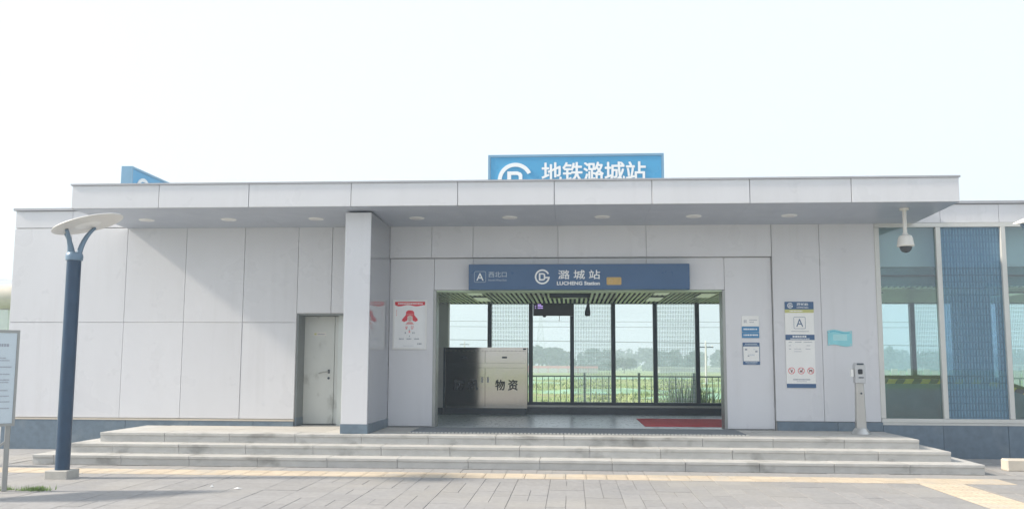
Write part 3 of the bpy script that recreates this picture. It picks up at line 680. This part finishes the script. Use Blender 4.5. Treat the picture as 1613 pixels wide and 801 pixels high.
n4 = thing('wavy_plaque', 'pale cyan plaque with wavy top and bottom edges on the right wall', 'plaque', (4.716, W, 1.917)); xa, xb = 4.508, 4.924
wv = lambda t: .018*math.sin(t*2*math.pi)
P = [(xa+(xb-xa)*k/16, 1.932-wv(k/16)*-1*-1) for k in range(17)]+[(xb-(xb-xa)*k/16, 2.195+wv((16-k)/16)) for k in range(17)]
P = [(xa+(xb-xa)*k/16, 1.932+wv(k/16)) for k in range(17)]+[(xb-(xb-xa)*k/16, 2.192+wv((16-k)/16)) for k in range(17)]
MB().prism(P, W-.018, W-.006).build('acrylic_sheet', 'cyan', n4)
P = [(xa+(xb-xa)*k/16, 2.150+wv(k/16)*1.2+.015*k/16) for k in range(17)]+[(xb-(xb-xa)*k/16, 2.170+wv((16-k)/16)) for k in range(17)]
MB().prism(P, W-.0195, W-.0183).build('wave_band', 'cyan_dark', n4)
MB().box(4.60, 4.84, W-.0195, W-.0183, 2.02, 2.13).build('clear_field', mat('cyan_field', (.40, .70, .73), .2), n4)
for xx, zz in ((4.53, 1.96), (4.90, 1.95), (4.53, 2.17), (4.90, 2.16)): MB().tube([(xx, W-.006, zz), (xx, W-.024, zz)], .010, 10).build('fixing', 'steel', n4)

# ------------------------------------------------------------------ scanner post
sp_ = thing('scanner_post', 'slim steel scanner post on a flared base at the right end of the platform', 'post', (4.82, 15.55, .447)); X, Y = 4.835, 15.55
MB().lathe((X, Y, .447), [(.165, .002), (.155, .015), (.105, .085), (.095, .095)], 4 if False else 20).build('flared_base', 'steel', sp_)
MB().hexa([(X-.082, Y-.06, .53), (X+.082, Y-.06, .53), (X+.082, Y+.06, .53), (X-.082, Y+.06, .53), (X-.062, Y-.055, 1.30), (X+.062, Y-.055, 1.30), (X+.062, Y+.055, 1.30), (X-.062, Y+.055, 1.30)]).build('shaft', 'post_steel', sp_, bevel=.012)
MB().prism([(X-.082, 1.285), (X+.082, 1.285), (X+.085, 1.58), (X+.06, 1.63), (X-.06, 1.63), (X-.085, 1.58)], Y-.085, Y+.065).build('head', 'head_grey', sp_, bevel=.010)
MB().prism(roundrect(X-.04, X+.035, 1.44, 1.525, .02), Y-.093, Y-.0855).build('sensor_window', 'black', sp_)
MB().box(X-.055, X+.055, Y-.095, Y-.086, 1.595, 1.622).build('top_strip', 'mullion', sp_)
MB().box(X-.03, X+.05, Y-.092, Y-.086, 1.375, 1.392).build('slot', 'mullion', sp_)
MB().tube([(X+.01, Y-.058, 1.12), (X+.01, Y-.066, 1.12)], .016, 12).build('lock_cylinder', 'mullion', sp_)
MB().tube([(X-.115, Y-.02, 1.40), (X-.115, Y-.02, 1.52)], [.032, .026], 14).build('side_cup', 'white', sp_)

# ------------------------------------------------------------------ dome camera
dc = thing('dome_camera', 'white dome security camera hanging on a pipe from the canopy', 'security camera', (5.40, 14.75, 3.4)); X, Y = 5.405, 14.75
MB().lathe((X, Y, 4.115), [(.07, -.02), (.075, .0), (.075, .012)], 20).build('mounting_plate', 'offwhite', dc)
MB().tube([(X, Y, 4.10), (X, Y, 3.70)], .032, 16).build('drop_pipe', 'offwhite', dc)
MB().lathe((X, Y, 3.50), [(.125, .0), (.135, .02), (.125, .05), (.115, .13), (.095, .175), (.05, .195), (.04, .22)], 28).build('housing', 'offwhite', dc)
MB().lathe((X, Y, 3.50), [(.02, -.098), (.055, -.085), (.082, -.055), (.095, -.02), (.098, .001)], 24).build('smoked_dome', 'dome_glass', dc)

# ------------------------------------------------------------------ inside the hall
cb = thing('steel_cabinet', 'large polished steel two-door cabinet with black characters inside the hall', 'cabinet', (-1.96, 20.2, .45)); YB = 20.20
x0, x1 = -2.905, -1.005
MB().box(x0, x1, YB+.02, 20.58, .60, 1.955).build('cabinet_body', 'steel_mirror', cb)
MB().box(x0+.02, x1-.02, YB+.05, 20.57, .452, .60).build('plinth', 'kerb_dark', cb)
mid = (x0+x1)/2
for a, b, nm in ((x0+.05, mid-.006, 'l'), (mid+.006, x1-.04, 'r')):
    d = MB().box(a, b, YB, YB+.018, .63, 1.50).build('door', 'steel_mirror', cb, bevel=.006)
    hx = b-.06 if nm == 'l' else a+.06
    MB().box(hx-.022, hx+.022, YB-.025, YB-.001, 1.17, 1.29).build('handle', 'white', d, bevel=.008)
    k = MB().box(a, b, YB, YB+.018, 1.60, 1.88).build('drawer', 'steel_mirror', cb, bevel=.006)
    hx = (a+b)/2-.02
    MB().box(hx-.055, hx+.055, YB-.012, YB-.001, 1.71, 1.75).build('drawer_pull', 'mullion', k)
text('防', 'ink', cb, (-2.64, -2.43, 1.0, 1.23), YB-.003, heavy=.006); text('汛', 'ink', cb, (-2.33, -2.12, 1.0, 1.23), YB-.003, heavy=.006)
text('物', 'ink', cb, (-1.72, -1.51, 1.0, 1.23), YB-.003, heavy=.006); text('资', 'ink', cb, (-1.43, -1.22, 1.0, 1.23), YB-.003, heavy=.006)
MB().box(x0, x0+.045, YB, YB+.019, .60, 1.95).build('edge_trim', 'mullion', cb)
MB().box(-1.10, -1.03, YB-.004, YB+.018, 1.90, 1.935).build('name_tag', 'mullion', cb)
c2 = thing('steel_cabinet', 'narrow dull grey locker half hidden left of the large polished cabinet', 'cabinet', (-3.25, 20.3, .45))
MB().box(-3.60, -2.915, 20.26, 20.58, .60, 1.95).build('cabinet_body', 'steel', c2); MB().box(-3.58, -2.93, 20.28, 20.58, .452, .60).build('plinth', 'kerb_dark', c2)
MB().box(-3.58, -2.93, 20.245, 20.259, .63, 1.52).build('door', 'steel', c2); MB().box(-3.58, -2.93, 20.245, 20.259, 1.54, 1.93).build('door', 'steel', c2)
scr = thing('display_screen', 'black hanging display screen with faint purple figures in the entrance', 'screen', (-.39, 19, 2.86))
MB().box(-.818, .034, 18.97, 19.05, 2.605, 2.862).build('screen_case', 'black', scr, bevel=.006)
MB().tube([(-.6, 19.01, 2.864), (-.6, 19.01, 3.02)], .015, 8).build('hanger', 'black', scr); MB().tube([(-.2, 19.01, 2.864), (-.2, 19.01, 3.02)], .015, 8).build('hanger', 'black', scr)
strokes('led', scr, [(-.72, -.65, 2.84, .018), (-.78, -.75, 2.805, .014), (-.72, -.61, 2.805, .018), (-.78, -.755, 2.765, .012), (-.72, -.61, 2.765, .016)], 18.968, 'figures')
MB().lathe((-.58, 19.0, 2.60), [(.015, -.028), (.035, -.018), (.04, .003)], 14).build('sensor', 'black', scr)
MB().tube([(-.26, 19.0, 2.605), (-.262, 19.0, 2.55), (-.27, 19.0, 2.49)], .006, 6).build('cable_end', 'black', scr)
bxk = thing('cable_tray', 'long black box fixed under the slatted ceiling above the display screen', 'cable tray', (.04, 17.8, 2.9))
MB().box(-.44, .37, 17.72, 17.9, 2.90, 2.985).build('tray_box', 'black', bxk, bevel=.006); MB().box(-.40, .33, 17.705, 17.719, 2.915, 2.965).build('cover', 'mullion', bxk)
hg = thing('hanging_camera', 'small black bullet camera hanging below the slatted ceiling right of the screen', 'security camera', (.32, 17.8, 2.55))
MB().tube([(.32, 17.82, 2.898), (.33, 17.82, 2.75)], .014, 8).build('stem', 'black', hg)
MB().tube([(.33, 17.84, 2.79), (.322, 17.82, 2.72), (.316, 17.80, 2.62), (.312, 17.79, 2.56), (.312, 17.79, 2.535)], [.018, .034, .056, .058, .035], 16).build('camera_body', 'black', hg)
rm = thing('red_mat', 'red carpet mat just inside the right side of the entrance', 'mat', (2.2, 17.9, .45))
MB().add([(1.345, 16.85, .452), (3.35, 16.85, .452), (3.35, 19.15, .452), (1.345, 19.15, .452), (1.345, 16.85, .459), (3.35, 16.85, .459), (3.35, 19.15, .459), (1.345, 19.15, .459)], [(3, 2, 1, 0), (4, 5, 6, 7), (0, 1, 5, 4), (1, 2, 6, 5), (2, 3, 7, 6), (3, 0, 4, 7)]).build('carpet', 'redmat', rm)
MB().box(3.28, 3.34, 16.9, 19.0, .4595, .47).build('edge_strip', 'redmat', rm)
dm = thing('door_mat', 'long dark ribbed rubber mat with studded pale front edge before the entrance', 'mat', (0, 15.3, .447))
MB().box(-2.72, 2.86, 14.92, 16.15, .449, .455).build('mat_base', 'rubber', dm)
mb = MB()
for i in range(62): mb.box(-2.70, 2.84, 14.94+i*.0195, 14.950+i*.0195, .4552, .460)
tag(mb.build('rib', 'rubber', dm), kind='stuff')
mb = MB()
for i in range(93): mb.box(-2.71+.06*i, -2.675+.06*i, 14.86, 14.918, .449, .462)
tag(mb.build('edge_stud', 'offwhite', dm), kind='stuff')

# ------------------------------------------------------------------ lamp posts
def lamp_post(label, x, y, turn=0):
    t = thing('lamp_post', label, 'lamp post', (x, y, 0), 'round-disc lamp posts on the plaza')
    MB().box(x-.16, x+.16, y-.16, y+.16, -.02, .115).build('base_block', 'concrete', t, bevel=.008)
    MB().tube([(x, y, .115), (x, y, 3.02)], [.096, .096], 28).build('pole', 'pole', t)
    MB().lathe((x, y, 3.02), [(.096, 0), (.112, .005), (.118, .06), (.108, .10), (.09, .12)], 28).build('collar', 'pole_top', t)
    c = Vector((x+.185, y-.02, 3.535)); tilt = Matrix.Rotation(R(turn), 3, 'Z') @ Matrix.Rotation(R(-17), 3, 'Y') @ Matrix.Rotation(R(3), 3, 'X')
    for a0, ca, cb_ in ((235, -.24, -.15), (150, -.39, .09), (20, -.04, .26)):
        d0 = Vector((math.cos(R(a0)), math.sin(R(a0)), 0))
        end = c+tilt @ Vector((ca, cb_, -.012))
        p0 = Vector((x, y, 3.10))+d0*.055
        midp = p0+Vector(((end-p0).x*.22, (end-p0).y*.22, (end-p0).z*.62))
        pts = [p0*(1-s)**2+midp*2*s*(1-s)+end*s*s for s in [k/10 for k in range(11)]]
        MB().tube(pts, [.042-.0018*k for k in range(11)], 10).build('arm', 'pole_top', t)
    mb = MB(); mb.lathe((0, 0, 0), [(.0, -.006), (.445, -.008), (.472, -.002), (.48, .006), (.472, .016), (.38, .034), (.2, .046), (.0, .05)], 48)
    mb.v = [tuple(c+tilt @ Vector(v)) for v in mb.v]; mb.build('lamp_disc', 'disc', t)
    mb = MB(); mb.lathe((0, 0, 0), [(.0, -.014), (.16, -.013), (.175, -.006)], 32); mb.v = [tuple(c+tilt @ Vector(v)) for v in mb.v]; mb.build('diffuser', 'white', t)
    return t
lamp_post('blue lamp post with a tilted white disc standing before the left wall', -7.05, 12.16)
lamp_post('blue lamp post at the right edge whose white disc reaches into view', 5.98, 11.75)

# ------------------------------------------------------------------ notice board at the left edge
nb_ = thing('notice_stand', 'freestanding white notice board on steel legs at the left edge', 'notice board', (-7.5, 10.87, 0))
WL[nb_] = Vector((0, 0, 0)); nb_.location = (-6.955, 10.87, 0)
MB().box(-1.6, -.030, -.012, .02, .835, 1.955).build('board', mat('notice_blue_white', (.55, .63, .68), .25, 0, .03), nb_)
MB().box(-1.62, .0, -.02, .03, 1.957, 1.99).box(-1.62, .0, -.02, .03, .80, .833).box(-.028, 0, -.02, .03, .833, 1.957).box(-1.62, -1.602, -.02, .03, .833, 1.957).build('frame', 'steel_dark', nb_)
rows = [(-1.2, -.11, 1.80, .035), (-1.45, -.26, 1.72, .022), (-1.45, -.14, 1.64, .014), (-1.45, -.09, 1.61, .014), (-1.45, -.07, 1.53, .014), (-1.45, -.22, 1.50, .014), (-1.45, -.09, 1.44, .014), (-1.45, -.09, 1.37, .014), (-1.45, -.09, 1.34, .014), (-1.45, -.10, 1.24, .014), (-1.45, -.08, 1.17, .014), (-1.45, -.07, 1.10, .014), (-.2, -.07, 1.02, .014)]
strokes('grey_ink', nb_, rows, -.0135)
for x in (-1.55, -.065):
    MB().box(x-.03, x+.03, .032, .075, 0, 1.9).build('leg', 'steel_dark', nb_, bevel=.006)
    MB().bar((x-.02, .06, .60), (x-.42, .10, .28), .045, .03).build('brace', 'steel_dark', nb_)
nb_.rotation_euler = (0, 0, R(38))
tb = thing('chrome_tube', 'short chrome tube with dark open end behind the notice board leg', 'tube', (-9.3, 13.4, 0))
MB().tube([(-9.7, 13.35, .62), (-9.2, 13.35, .60), (-8.92, 13.35, .55)], [.085, .095, .10], 20, False).build('tube_shell', 'chrome', tb)
MB().tube([(-8.96, 13.35, .557), (-8.955, 13.35, .556)], .092, 20).build('dark_end', 'black', tb)
MB().tube([(-9.45, 13.35, -.01), (-9.45, 13.35, .55)], .03, 12).build('stand', 'steel', tb)

# ------------------------------------------------------------------ ramp kerb at the right edge
kb = thing('ramp_kerb', 'low beige stone kerb of a ramp at the right edge', 'kerb', (8, 14.3, 0))
for i in range(4):
    MB().box(6.60+.9*i+(.003 if i else 0), 7.497+.9*i, 14.30, 14.52, -.01, .175).build('kerb_stone', 'beige', kb, bevel=.02)

# ------------------------------------------------------------------ weeds by the notice board leg
mb = MB()
for i in range(420):
    cx = random.gauss(-6.70, .09) if random.random() < .75 else random.gauss(-7.10, .08); cyy = random.gauss(10.98, .05)
    a = random.uniform(0, 6.28); h = random.uniform(.02, .07); l = random.uniform(.01, .045); w = .005
    dx, dy = math.cos(a), math.sin(a)
    mb.add([(cx-dy*w, cyy+dx*w, -.002), (cx+dy*w, cyy-dx*w, -.002), (cx+dx*l, cyy+dy*l, h)], [(0, 1, 2)])
tag(mb.build('weeds', mat('weed_green', (.16, .26, .05), .7, 0, .2, 20)), 'small tuft of bright green weeds at the foot of the notice board', 'weeds', kind='stuff')

for (x, y, a, lab) in ((-4.25, 11.35, .4, 'crumpled white paper scrap on the paving left of the middle'), (-4.65, 11.5, 1.2, 'smaller white paper scrap on the paving beside the crumpled one')):
    s = .055 if a < 1 else .035; c_, s_ = math.cos(a)*s, math.sin(a)*s
    P = [(x-c_, y-s_, .003), (x+s_*.6, y-c_*.6, .006), (x+c_, y+s_, .004), (x+c_*.2-s_*.6, y+c_*.6, .008), (x, y, .022)]
    tag(MB().add(P, [(0, 1, 4), (1, 2, 4), (2, 3, 4), (3, 0, 4), (3, 2, 1, 0)]).build('paper_scrap', 'white'), lab, 'litter', 'paper scraps on the paving')
# ------------------------------------------------------------------ railing behind the hall
rl = thing('railing', 'dark green metal railing with thin balusters behind the hall windows', 'railing', (3, 22, 0)); YR = 22.0
MB().box(-8, 16, YR-.02, YR+.02, 1.275, 1.31).build('top_rail', 'rail_green', rl); MB().box(-8, 16, YR-.015, YR+.015, .44, .47).build('bottom_rail', 'rail_green', rl)
x = -7.6
while x < 16:
    MB().box(x-.03, x+.03, YR-.03, YR+.03, -.1, 1.38).build('rail_post', 'rail_green', rl); x += 1.3175
bal = None; i = 0; x = -7.6
while x < 15.6:
    for k in range(1, 9):
        xx = x+k*1.3175/9
        if bal is None: bal = MB().box(xx-.008, xx+.008, YR-.008, YR+.008, .47, 1.275).build('baluster', 'rail_green', rl)
        else: link('baluster', bal.data, (xx, YR, WL[bal].z), rl)
    x += 1.3175

# ------------------------------------------------------------------ field: nets, tufts, reeds
random.seed(21)
def net(x, y, w, d, h, lab):
    mb = MB(); nx, ny = 16, 7
    ph = random.uniform(0, 6)
    for j in range(ny):
        for i in range(nx):
            u, v = i/(nx-1), j/(ny-1); e = math.sin(math.pi*u)*math.sin(math.pi*v)
            xx = x+(u-.5)*w*(1+.12*math.sin(v*5+ph)); yy = y+(v-.5)*d*(1+.25*math.sin(u*6+ph))
            mb.v.append((xx, yy, fz(xx, yy)-.01+h*e**.6+.05*math.sin(u*23+ph)*e))
    for j in range(ny-1):
        for i in range(nx-1): a = j*nx+i; mb.f.append((a, a+1, a+nx+1, a+nx)); mb.sm.append(True)
    return tag(mb.build('dust_net', 'net'), lab, 'dust net', 'dust nets spread over the field')
nets = []
for a in ((-2.6, 33, 6, 2.6, .30), (3.6, 38, 7, 2.2, .25), (1.0, 29.5, 5, 1.6, .22), (8.5, 50, 9, 2.4, .3), (-10, 54, 12, 3, .3), (14, 62, 14, 3, .35), (1.5, 58, 10, 2.2, .3), (5, 30, 5, 1.8, .25), (-10, 90, 20, 3, .4), (22, 92, 24, 3.5, .4), (4, 120, 26, 4, .4), (17, 40, 10, 5, .3), (38, 60, 24, 6, .3)): nets.append(a)
where = ['mint green dust net behind the railing under the left clear pane', 'mint green dust net behind the railing left of the reed clump', 'small nearest mint green dust net behind the middle of the railing', 'mint green dust net beyond the reed clump', 'mint green dust net hidden mostly behind the steel cabinet',
         'wide mint green dust net beyond the right jamb', 'narrow mint green dust net halfway up the field in the middle panes', 'nearest mint green dust net just behind the reeds', 'far thin mint green dust net at the left of the field', 'far thin mint green dust net at the right of the field',
         'farthest thin mint green dust net across the middle of the field', 'mint green dust net right of the reeds beyond the jamb', 'mint green dust net beyond the right windows']
for a, b in zip(nets, where): net(*a, b)
mb = MB()
for i in range(15000):
    y = 23.5+90*random.random()**1.8; x = random.uniform(-.34*y, .52*y)
    c = math.sin(x*.7+1.3*math.sin(y*.31))+math.sin(y*.9-x*.3)
    if c < random.uniform(-1.6, .6): continue
    s = (.7+.012*y)*random.uniform(.5, 1.3)
    for k in range(4):
        a = random.uniform(0, 6.28); l = .15*s; h = random.uniform(.08, .20)*s; w = .035*s
        ox, oy = random.gauss(0, .10*s), random.gauss(0, .10*s); dx, dy = math.cos(a), math.sin(a); z = fz(x, y)-.03
        mb.add([(x+ox-dy*w, y+oy+dx*w, z), (x+ox+dy*w, y+oy-dx*w, z), (x+ox+dx*l, y+oy+dy*l, z+h)], [(0, 1, 2)])
tag(mb.build('meadow_grass', 'grass'), 'rough meadow grass tufts covering the field', 'grass', kind='stuff')
def reed(x, y, h, n, spread, label):
    mb = MB(); z0 = fz(x, y)-.05
    for i in range(n):
        a = random.uniform(0, 6.28); lean = abs(random.gauss(0, spread)); hh = h*(.35+.65*random.random()**1.6)*(1-.2*lean); w = random.uniform(.010, .022)
        bx_, by_ = x+random.gauss(0, h*.15), y+random.gauss(0, h*.10); dx, dy = math.cos(a), math.sin(a); prev = None
        pts = [(bx_+dx*lean*hh*s*s, by_+dy*lean*hh*s*s, z0+hh*(s-.18*lean*s*s)) for s in (0, .35, .7, 1)]
        V = []
        for q, p in enumerate(pts):
            ww = w*(1, 1, .7, .1)[q]; V += [(p[0]-dy*ww, p[1]+dx*ww, p[2]), (p[0]+dy*ww, p[1]-dx*ww, p[2])]
        mb.add(V, [(0, 1, 3, 2), (2, 3, 5, 4), (4, 5, 7, 6)])
    t = thing('reed_clump', label, 'plant', (x, y, z0)); mb.build('blades', 'leaf', t); return t
reed(3.22, 24.2, 1.75, 1000, .85, 'tall dark green clump of reeds just behind the railing near the right jamb')
reed(4.35, 24.6, 1.25, 300, .8, 'lower pale green clump of reeds at the far right behind the railing')

# ------------------------------------------------------------------ trees, poles, fences far off
def crown(mb, cx, cy_, cz, rx, rz, n, s, lobes=9):
    L_ = [(cx, cy_, cz, rx*.7, rz*.75)]
    for i in range(lobes):
        a = random.uniform(0, 6.28); e = random.uniform(-.7, 1.0); L_.append((cx+math.cos(a)*rx*.62*(1-.35*abs(e)), cy_+math.sin(a)*rx*.62*(1-.35*abs(e)), cz+e*rz*.62, rx*random.uniform(.28, .48), rz*random.uniform(.25, .42)))
    for i in range(n):
        l = random.choice(L_); d = Vector((random.gauss(0, 1), random.gauss(0, 1), random.gauss(0, 1))).normalized()*random.uniform(.55, 1.08)
        p = Vector((l[0]+d.x*l[3], l[1]+d.y*l[3], l[2]+d.z*l[4])); q = Vector((random.gauss(0, 1), random.gauss(0, 1), random.gauss(0, 1))).normalized()
        e = q.cross(Vector((random.gauss(0, 1), random.gauss(0, 1), .3))).normalized(); g = q.cross(e); k = s*random.uniform(.6, 1.3)
        mb.add([p-e*k-g*k*.5, p+e*k*.4-g*k*.7, p+e*k+g*k*.4, p-e*k*.3+g*k*.8], [(0, 1, 2, 3)])
def tree(x, y, h, w, label, n=1100, group=None):
    z = fz(x, y)-.1; t = thing('tree', label, 'tree', (x, y, z), group)
    mb = MB().tube([(x, y, z), (x+.05, y, z+h*.25), (x, y, z+h*.55)], [h*.03, h*.022, h*.008], 8)
    for i in range(5):
        a = i*1.26+.4; mb.tube([(x, y, z+h*(.25+.05*i)), (x+math.cos(a)*w*.22, y+math.sin(a)*w*.22, z+h*(.45+.06*i))], [h*.012, h*.004], 6)
    mb.build('trunk', 'bark', t); mb = MB(); crown(mb, x, y, z+h*.56, w*.5, h*.46, n, .045*h+.06); mb.build('crown', 'leaf_far', t); return t
random.seed(5)
TY = 300
def ax(px, y): return (px-900)/F*y*1.0
tree(ax(848, 270), 270, 8.2, 8.5, 'leftmost tall pale tree beyond the red-topped site fence')
tree(ax(866, 275), 275, 8.4, 8.5, 'second tall pale tree beyond the red-topped site fence')
tree(ax(879, 280), 280, 7.6, 6.5, 'slimmer tree right of the two tall trees beyond the site fence')
tree(ax(893, 285), 285, 7.0, 7.0, 'small rounded tree left of the long dark wood')
tree(ax(981, 230), 230, 4.6, 6.8, 'dark bushy tree standing in the field before the wood', 800)
tree(ax(967, 236), 236, 3.8, 5.4, 'low bush leaning on the dark bushy tree in the field', 600)
mb = MB(); mt_ = MB()
for i in range(165):
    x = -190+i*3.3+random.uniform(-1.0, 1.0); y = random.uniform(330, 370)
    if -16 < x < 1: continue
    h = random.uniform(8.2, 9.6)+.8*math.sin(x*.07); z = fz(x, y)
    mt_.tube([(x, y, z), (x, y, z+h*.6)], [.25, .1], 5); crown(mb, x, y, z+h*.46, random.uniform(3.4, 5.0), h*.50, 260, .66, 8); crown(mb, x+random.uniform(-2, 2), y-6, z+h*.18, 3.2, h*.24, 70, .6, 4)
for i in range(64):
    x = 78+i*4.0+random.uniform(-1, 1); y = random.uniform(372, 396); h = random.uniform(8.6, 10.2)
    crown(mb, x, y, fz(x, y)+h*.46, random.uniform(3.6, 5.0), h*.5, 240, .70, 8)
wd = tag(mb.build('far_wood', 'leaf_far'), 'long hazy wood along the far edge of the field', 'wood', kind='stuff')
mt_.build('wood_trunks', 'bark', wd); 
sf = thing('site_fence', 'long white site fence with a red top band at the far left of the field', 'fence', (-10, 235, -1))
for i in range(18):
    x = -40+i*2.6; MB().box(x+.03, x+2.57, 235, 235.1, -1.0, .35).build('fence_panel', 'container', sf); MB().box(x+.03, x+2.57, 234.97, 235.12, .36, .95).build('red_band', 'red_soft', sf)
    MB().box(x-.06, x+.025, 234.95, 235.15, -1.0, 1.05).build('fence_post', 'red', sf)
for (xa, xb, y, h, lab) in ((31, 47.5, 290, .95, 'long low white shed before the wood behind the reeds'), (24, 28, 250, 1.2, 'tiny white hut at the field edge beyond the second clear pane'), (118, 150, 280, 2.2, 'white shed seen through the right windows')):
    t = thing('shed', lab, 'shed', ((xa+xb)/2, y, -1)); MB().box(xa, xb, y, y+5, -1.05, h-.6).build('wall', 'container', t)
    MB().prism([(xa-.3, h-.6), (xb+.3, h-.6), (xb+.3, h-.45), (xa-.3, h-.45)], y-.3, y+5.3).build('roof', 'white', t)
    for k in range(int((xb-xa)/3) if h > 1.5 else 0): MB().box(xa+1+k*3, xa+1.9+k*3, y-.04, y-.005, -.4, h-1.2).build('window', 'mullion', t)
wf = thing('white_fence', 'white paling fence beyond the field seen through the right windows', 'fence', (60, 70, 0))
for i in range(60): MB().box(20+i*.6, 20.45+i*.6, 70, 70.06, fz(20+i*.6, 70), 1.15+.15*(i % 2)).build('paling', 'container', wf)
MB().box(20, 56, 70.065, 70.12, .5, .62).build('fence_rail', 'container', wf)
def pole(x, y, h, label, arm=True):
    z = fz(x, y)-.1; t = thing('utility_pole', label, 'utility pole', (x, y, z)); MB().tube([(x, y, z), (x, y, z+h)], [.12, .08], 10).build('pole', 'concrete' if not arm else 'container', t)
    if arm:
        MB().box(x-.7, x+.7, y-.05, y+.05, z+h-.5, z+h-.4).build('cross_arm', 'mullion', t)
        for k in (-.6, .6, 0): MB().lathe((x+k, y, z+h-.4 if k else z+h), [(.05, 0), (.06, .06), (.03, .14)], 8).build('insulator', 'white', t)
    return t
pole(ax(1107, 85), 85, 4.2, 'thin pale pole standing in the field near the right jamb')
pole(ax(731, 130), 130, 5.4, 'pole with a cross arm showing above the steel cabinet')
pole(-95, 128, 9.5, 'tall pole carrying the wires far off to the left', True); pole(190, 128, 9.5, 'tall pole carrying the wires far off to the right', True)
def wire(zl, zr, sag, label, rad=.028):
    pts = []
    for k in range(41):
        s = k/40; pts.append((-95+285*s, 128, zl+(zr-zl)*s-sag*4*s*(1-s)))
    return tag(MB().tube(pts, rad, 5).build('power_line', 'cable'), label, 'wire')
wire(8.2, 8.6, .9, 'topmost thin power line crossing behind the hall windows'); wire(7.4, 7.9, .9, 'second thin power line crossing behind the hall windows'); wire(6.1, 3.6, .6, 'lowest sagging power line crossing before the far trees', .04)
def pylon(x, y, h, label):
    z = fz(x, y); t = thing('lattice_pylon', label, 'pylon', (x, y, z)); mb = MB(); b = 2.6
    lv = [0, .2, .38, .54, .68, .8, .9, 1.0]
    def c(s, i): w = b*(1-s)**1.0*.9+.25; return (x+w*(1, 1, -1, -1)[i], y+w*(1, -1, -1, 1)[i], z+h*s)
    for a, d in zip(lv[:-1], lv[1:]):
        for i in range(4):
            mb.bar(c(a, i), c(d, i), .16); mb.bar(c(a, i), c(d, (i+1) % 4), .09); mb.bar(c(a, (i+1) % 4), c(d, i), .09); mb.bar(c(d, i), c(d, (i+1) % 4), .09)
    mb.build('lattice', 'steel', t); mb = MB()
    for s, w in ((.74, 3.6), (.86, 3.0), (.96, 2.4)): mb.bar((x-w, y, z+h*s), (x+w, y, z+h*s), .14); mb.bar((x-w, y, z+h*s), (x, y, z+h*(s+.04)), .08); mb.bar((x+w, y, z+h*s), (x, y, z+h*(s+.04)), .08)
    mb.build('cross_arms', 'steel', t); return t
pylon(ax(851, 380), 380, 24, 'faint steel lattice pylon in the haze under the display screen')
# left background
bl = thing('far_building', 'pale building with rounded eaves and grey roof peeping past the left wall', 'building', (-23, 30, 0))
MB().box(-27, -19.75, 30.1, 36, -.2, 3.4).build('wall', 'inner_wall', bl)
MB().tube([(-27, 30.4, 3.80), (-20.2, 30.4, 3.80), (-19.5, 30.5, 3.86)], .50, 20).build('rounded_eaves', 'beige', bl)
MB().hexa([(-27, 30.3, 4.2), (-19.0, 30.3, 4.2), (-19.0, 36, 4.2), (-27, 36, 4.2), (-27, 31.6, 5.0), (-20.6, 31.6, 4.6), (-20.6, 35, 4.6), (-27, 35, 5.0)]).build('roof', 'grey_roof', bl)
cf = thing('corrugated_fence', 'pale blue corrugated metal fence at the far left beside the building', 'fence', (-19, 24, 0))
for i in range(30): MB().box(-25+i*.3+.01, -24.78+i*.3, 24, 24.03, -.2, 2.75).box(-24.78+i*.3, -24.71+i*.3, 24.04, 24.06, -.2, 2.75).build('sheet', 'corr', cf)

# ------------------------------------------------------------------ haze
mt, n, L, p = new_mat('haze_air'); n.remove(p); pv = n.new('ShaderNodeVolumePrincipled'); pv.inputs['Color'].default_value = (.73, .87, 1, 1); pv.inputs['Density'].default_value = .0026; pv.inputs['Anisotropy'].default_value = .3
L.new(pv.outputs[0], n['Material Output'].inputs['Volume'])
tag(MB().box(-260, 320, -40, 430, -2.4, 26).build('haze', mt), 'thin pale summer haze over the field', 'haze', kind='stuff')
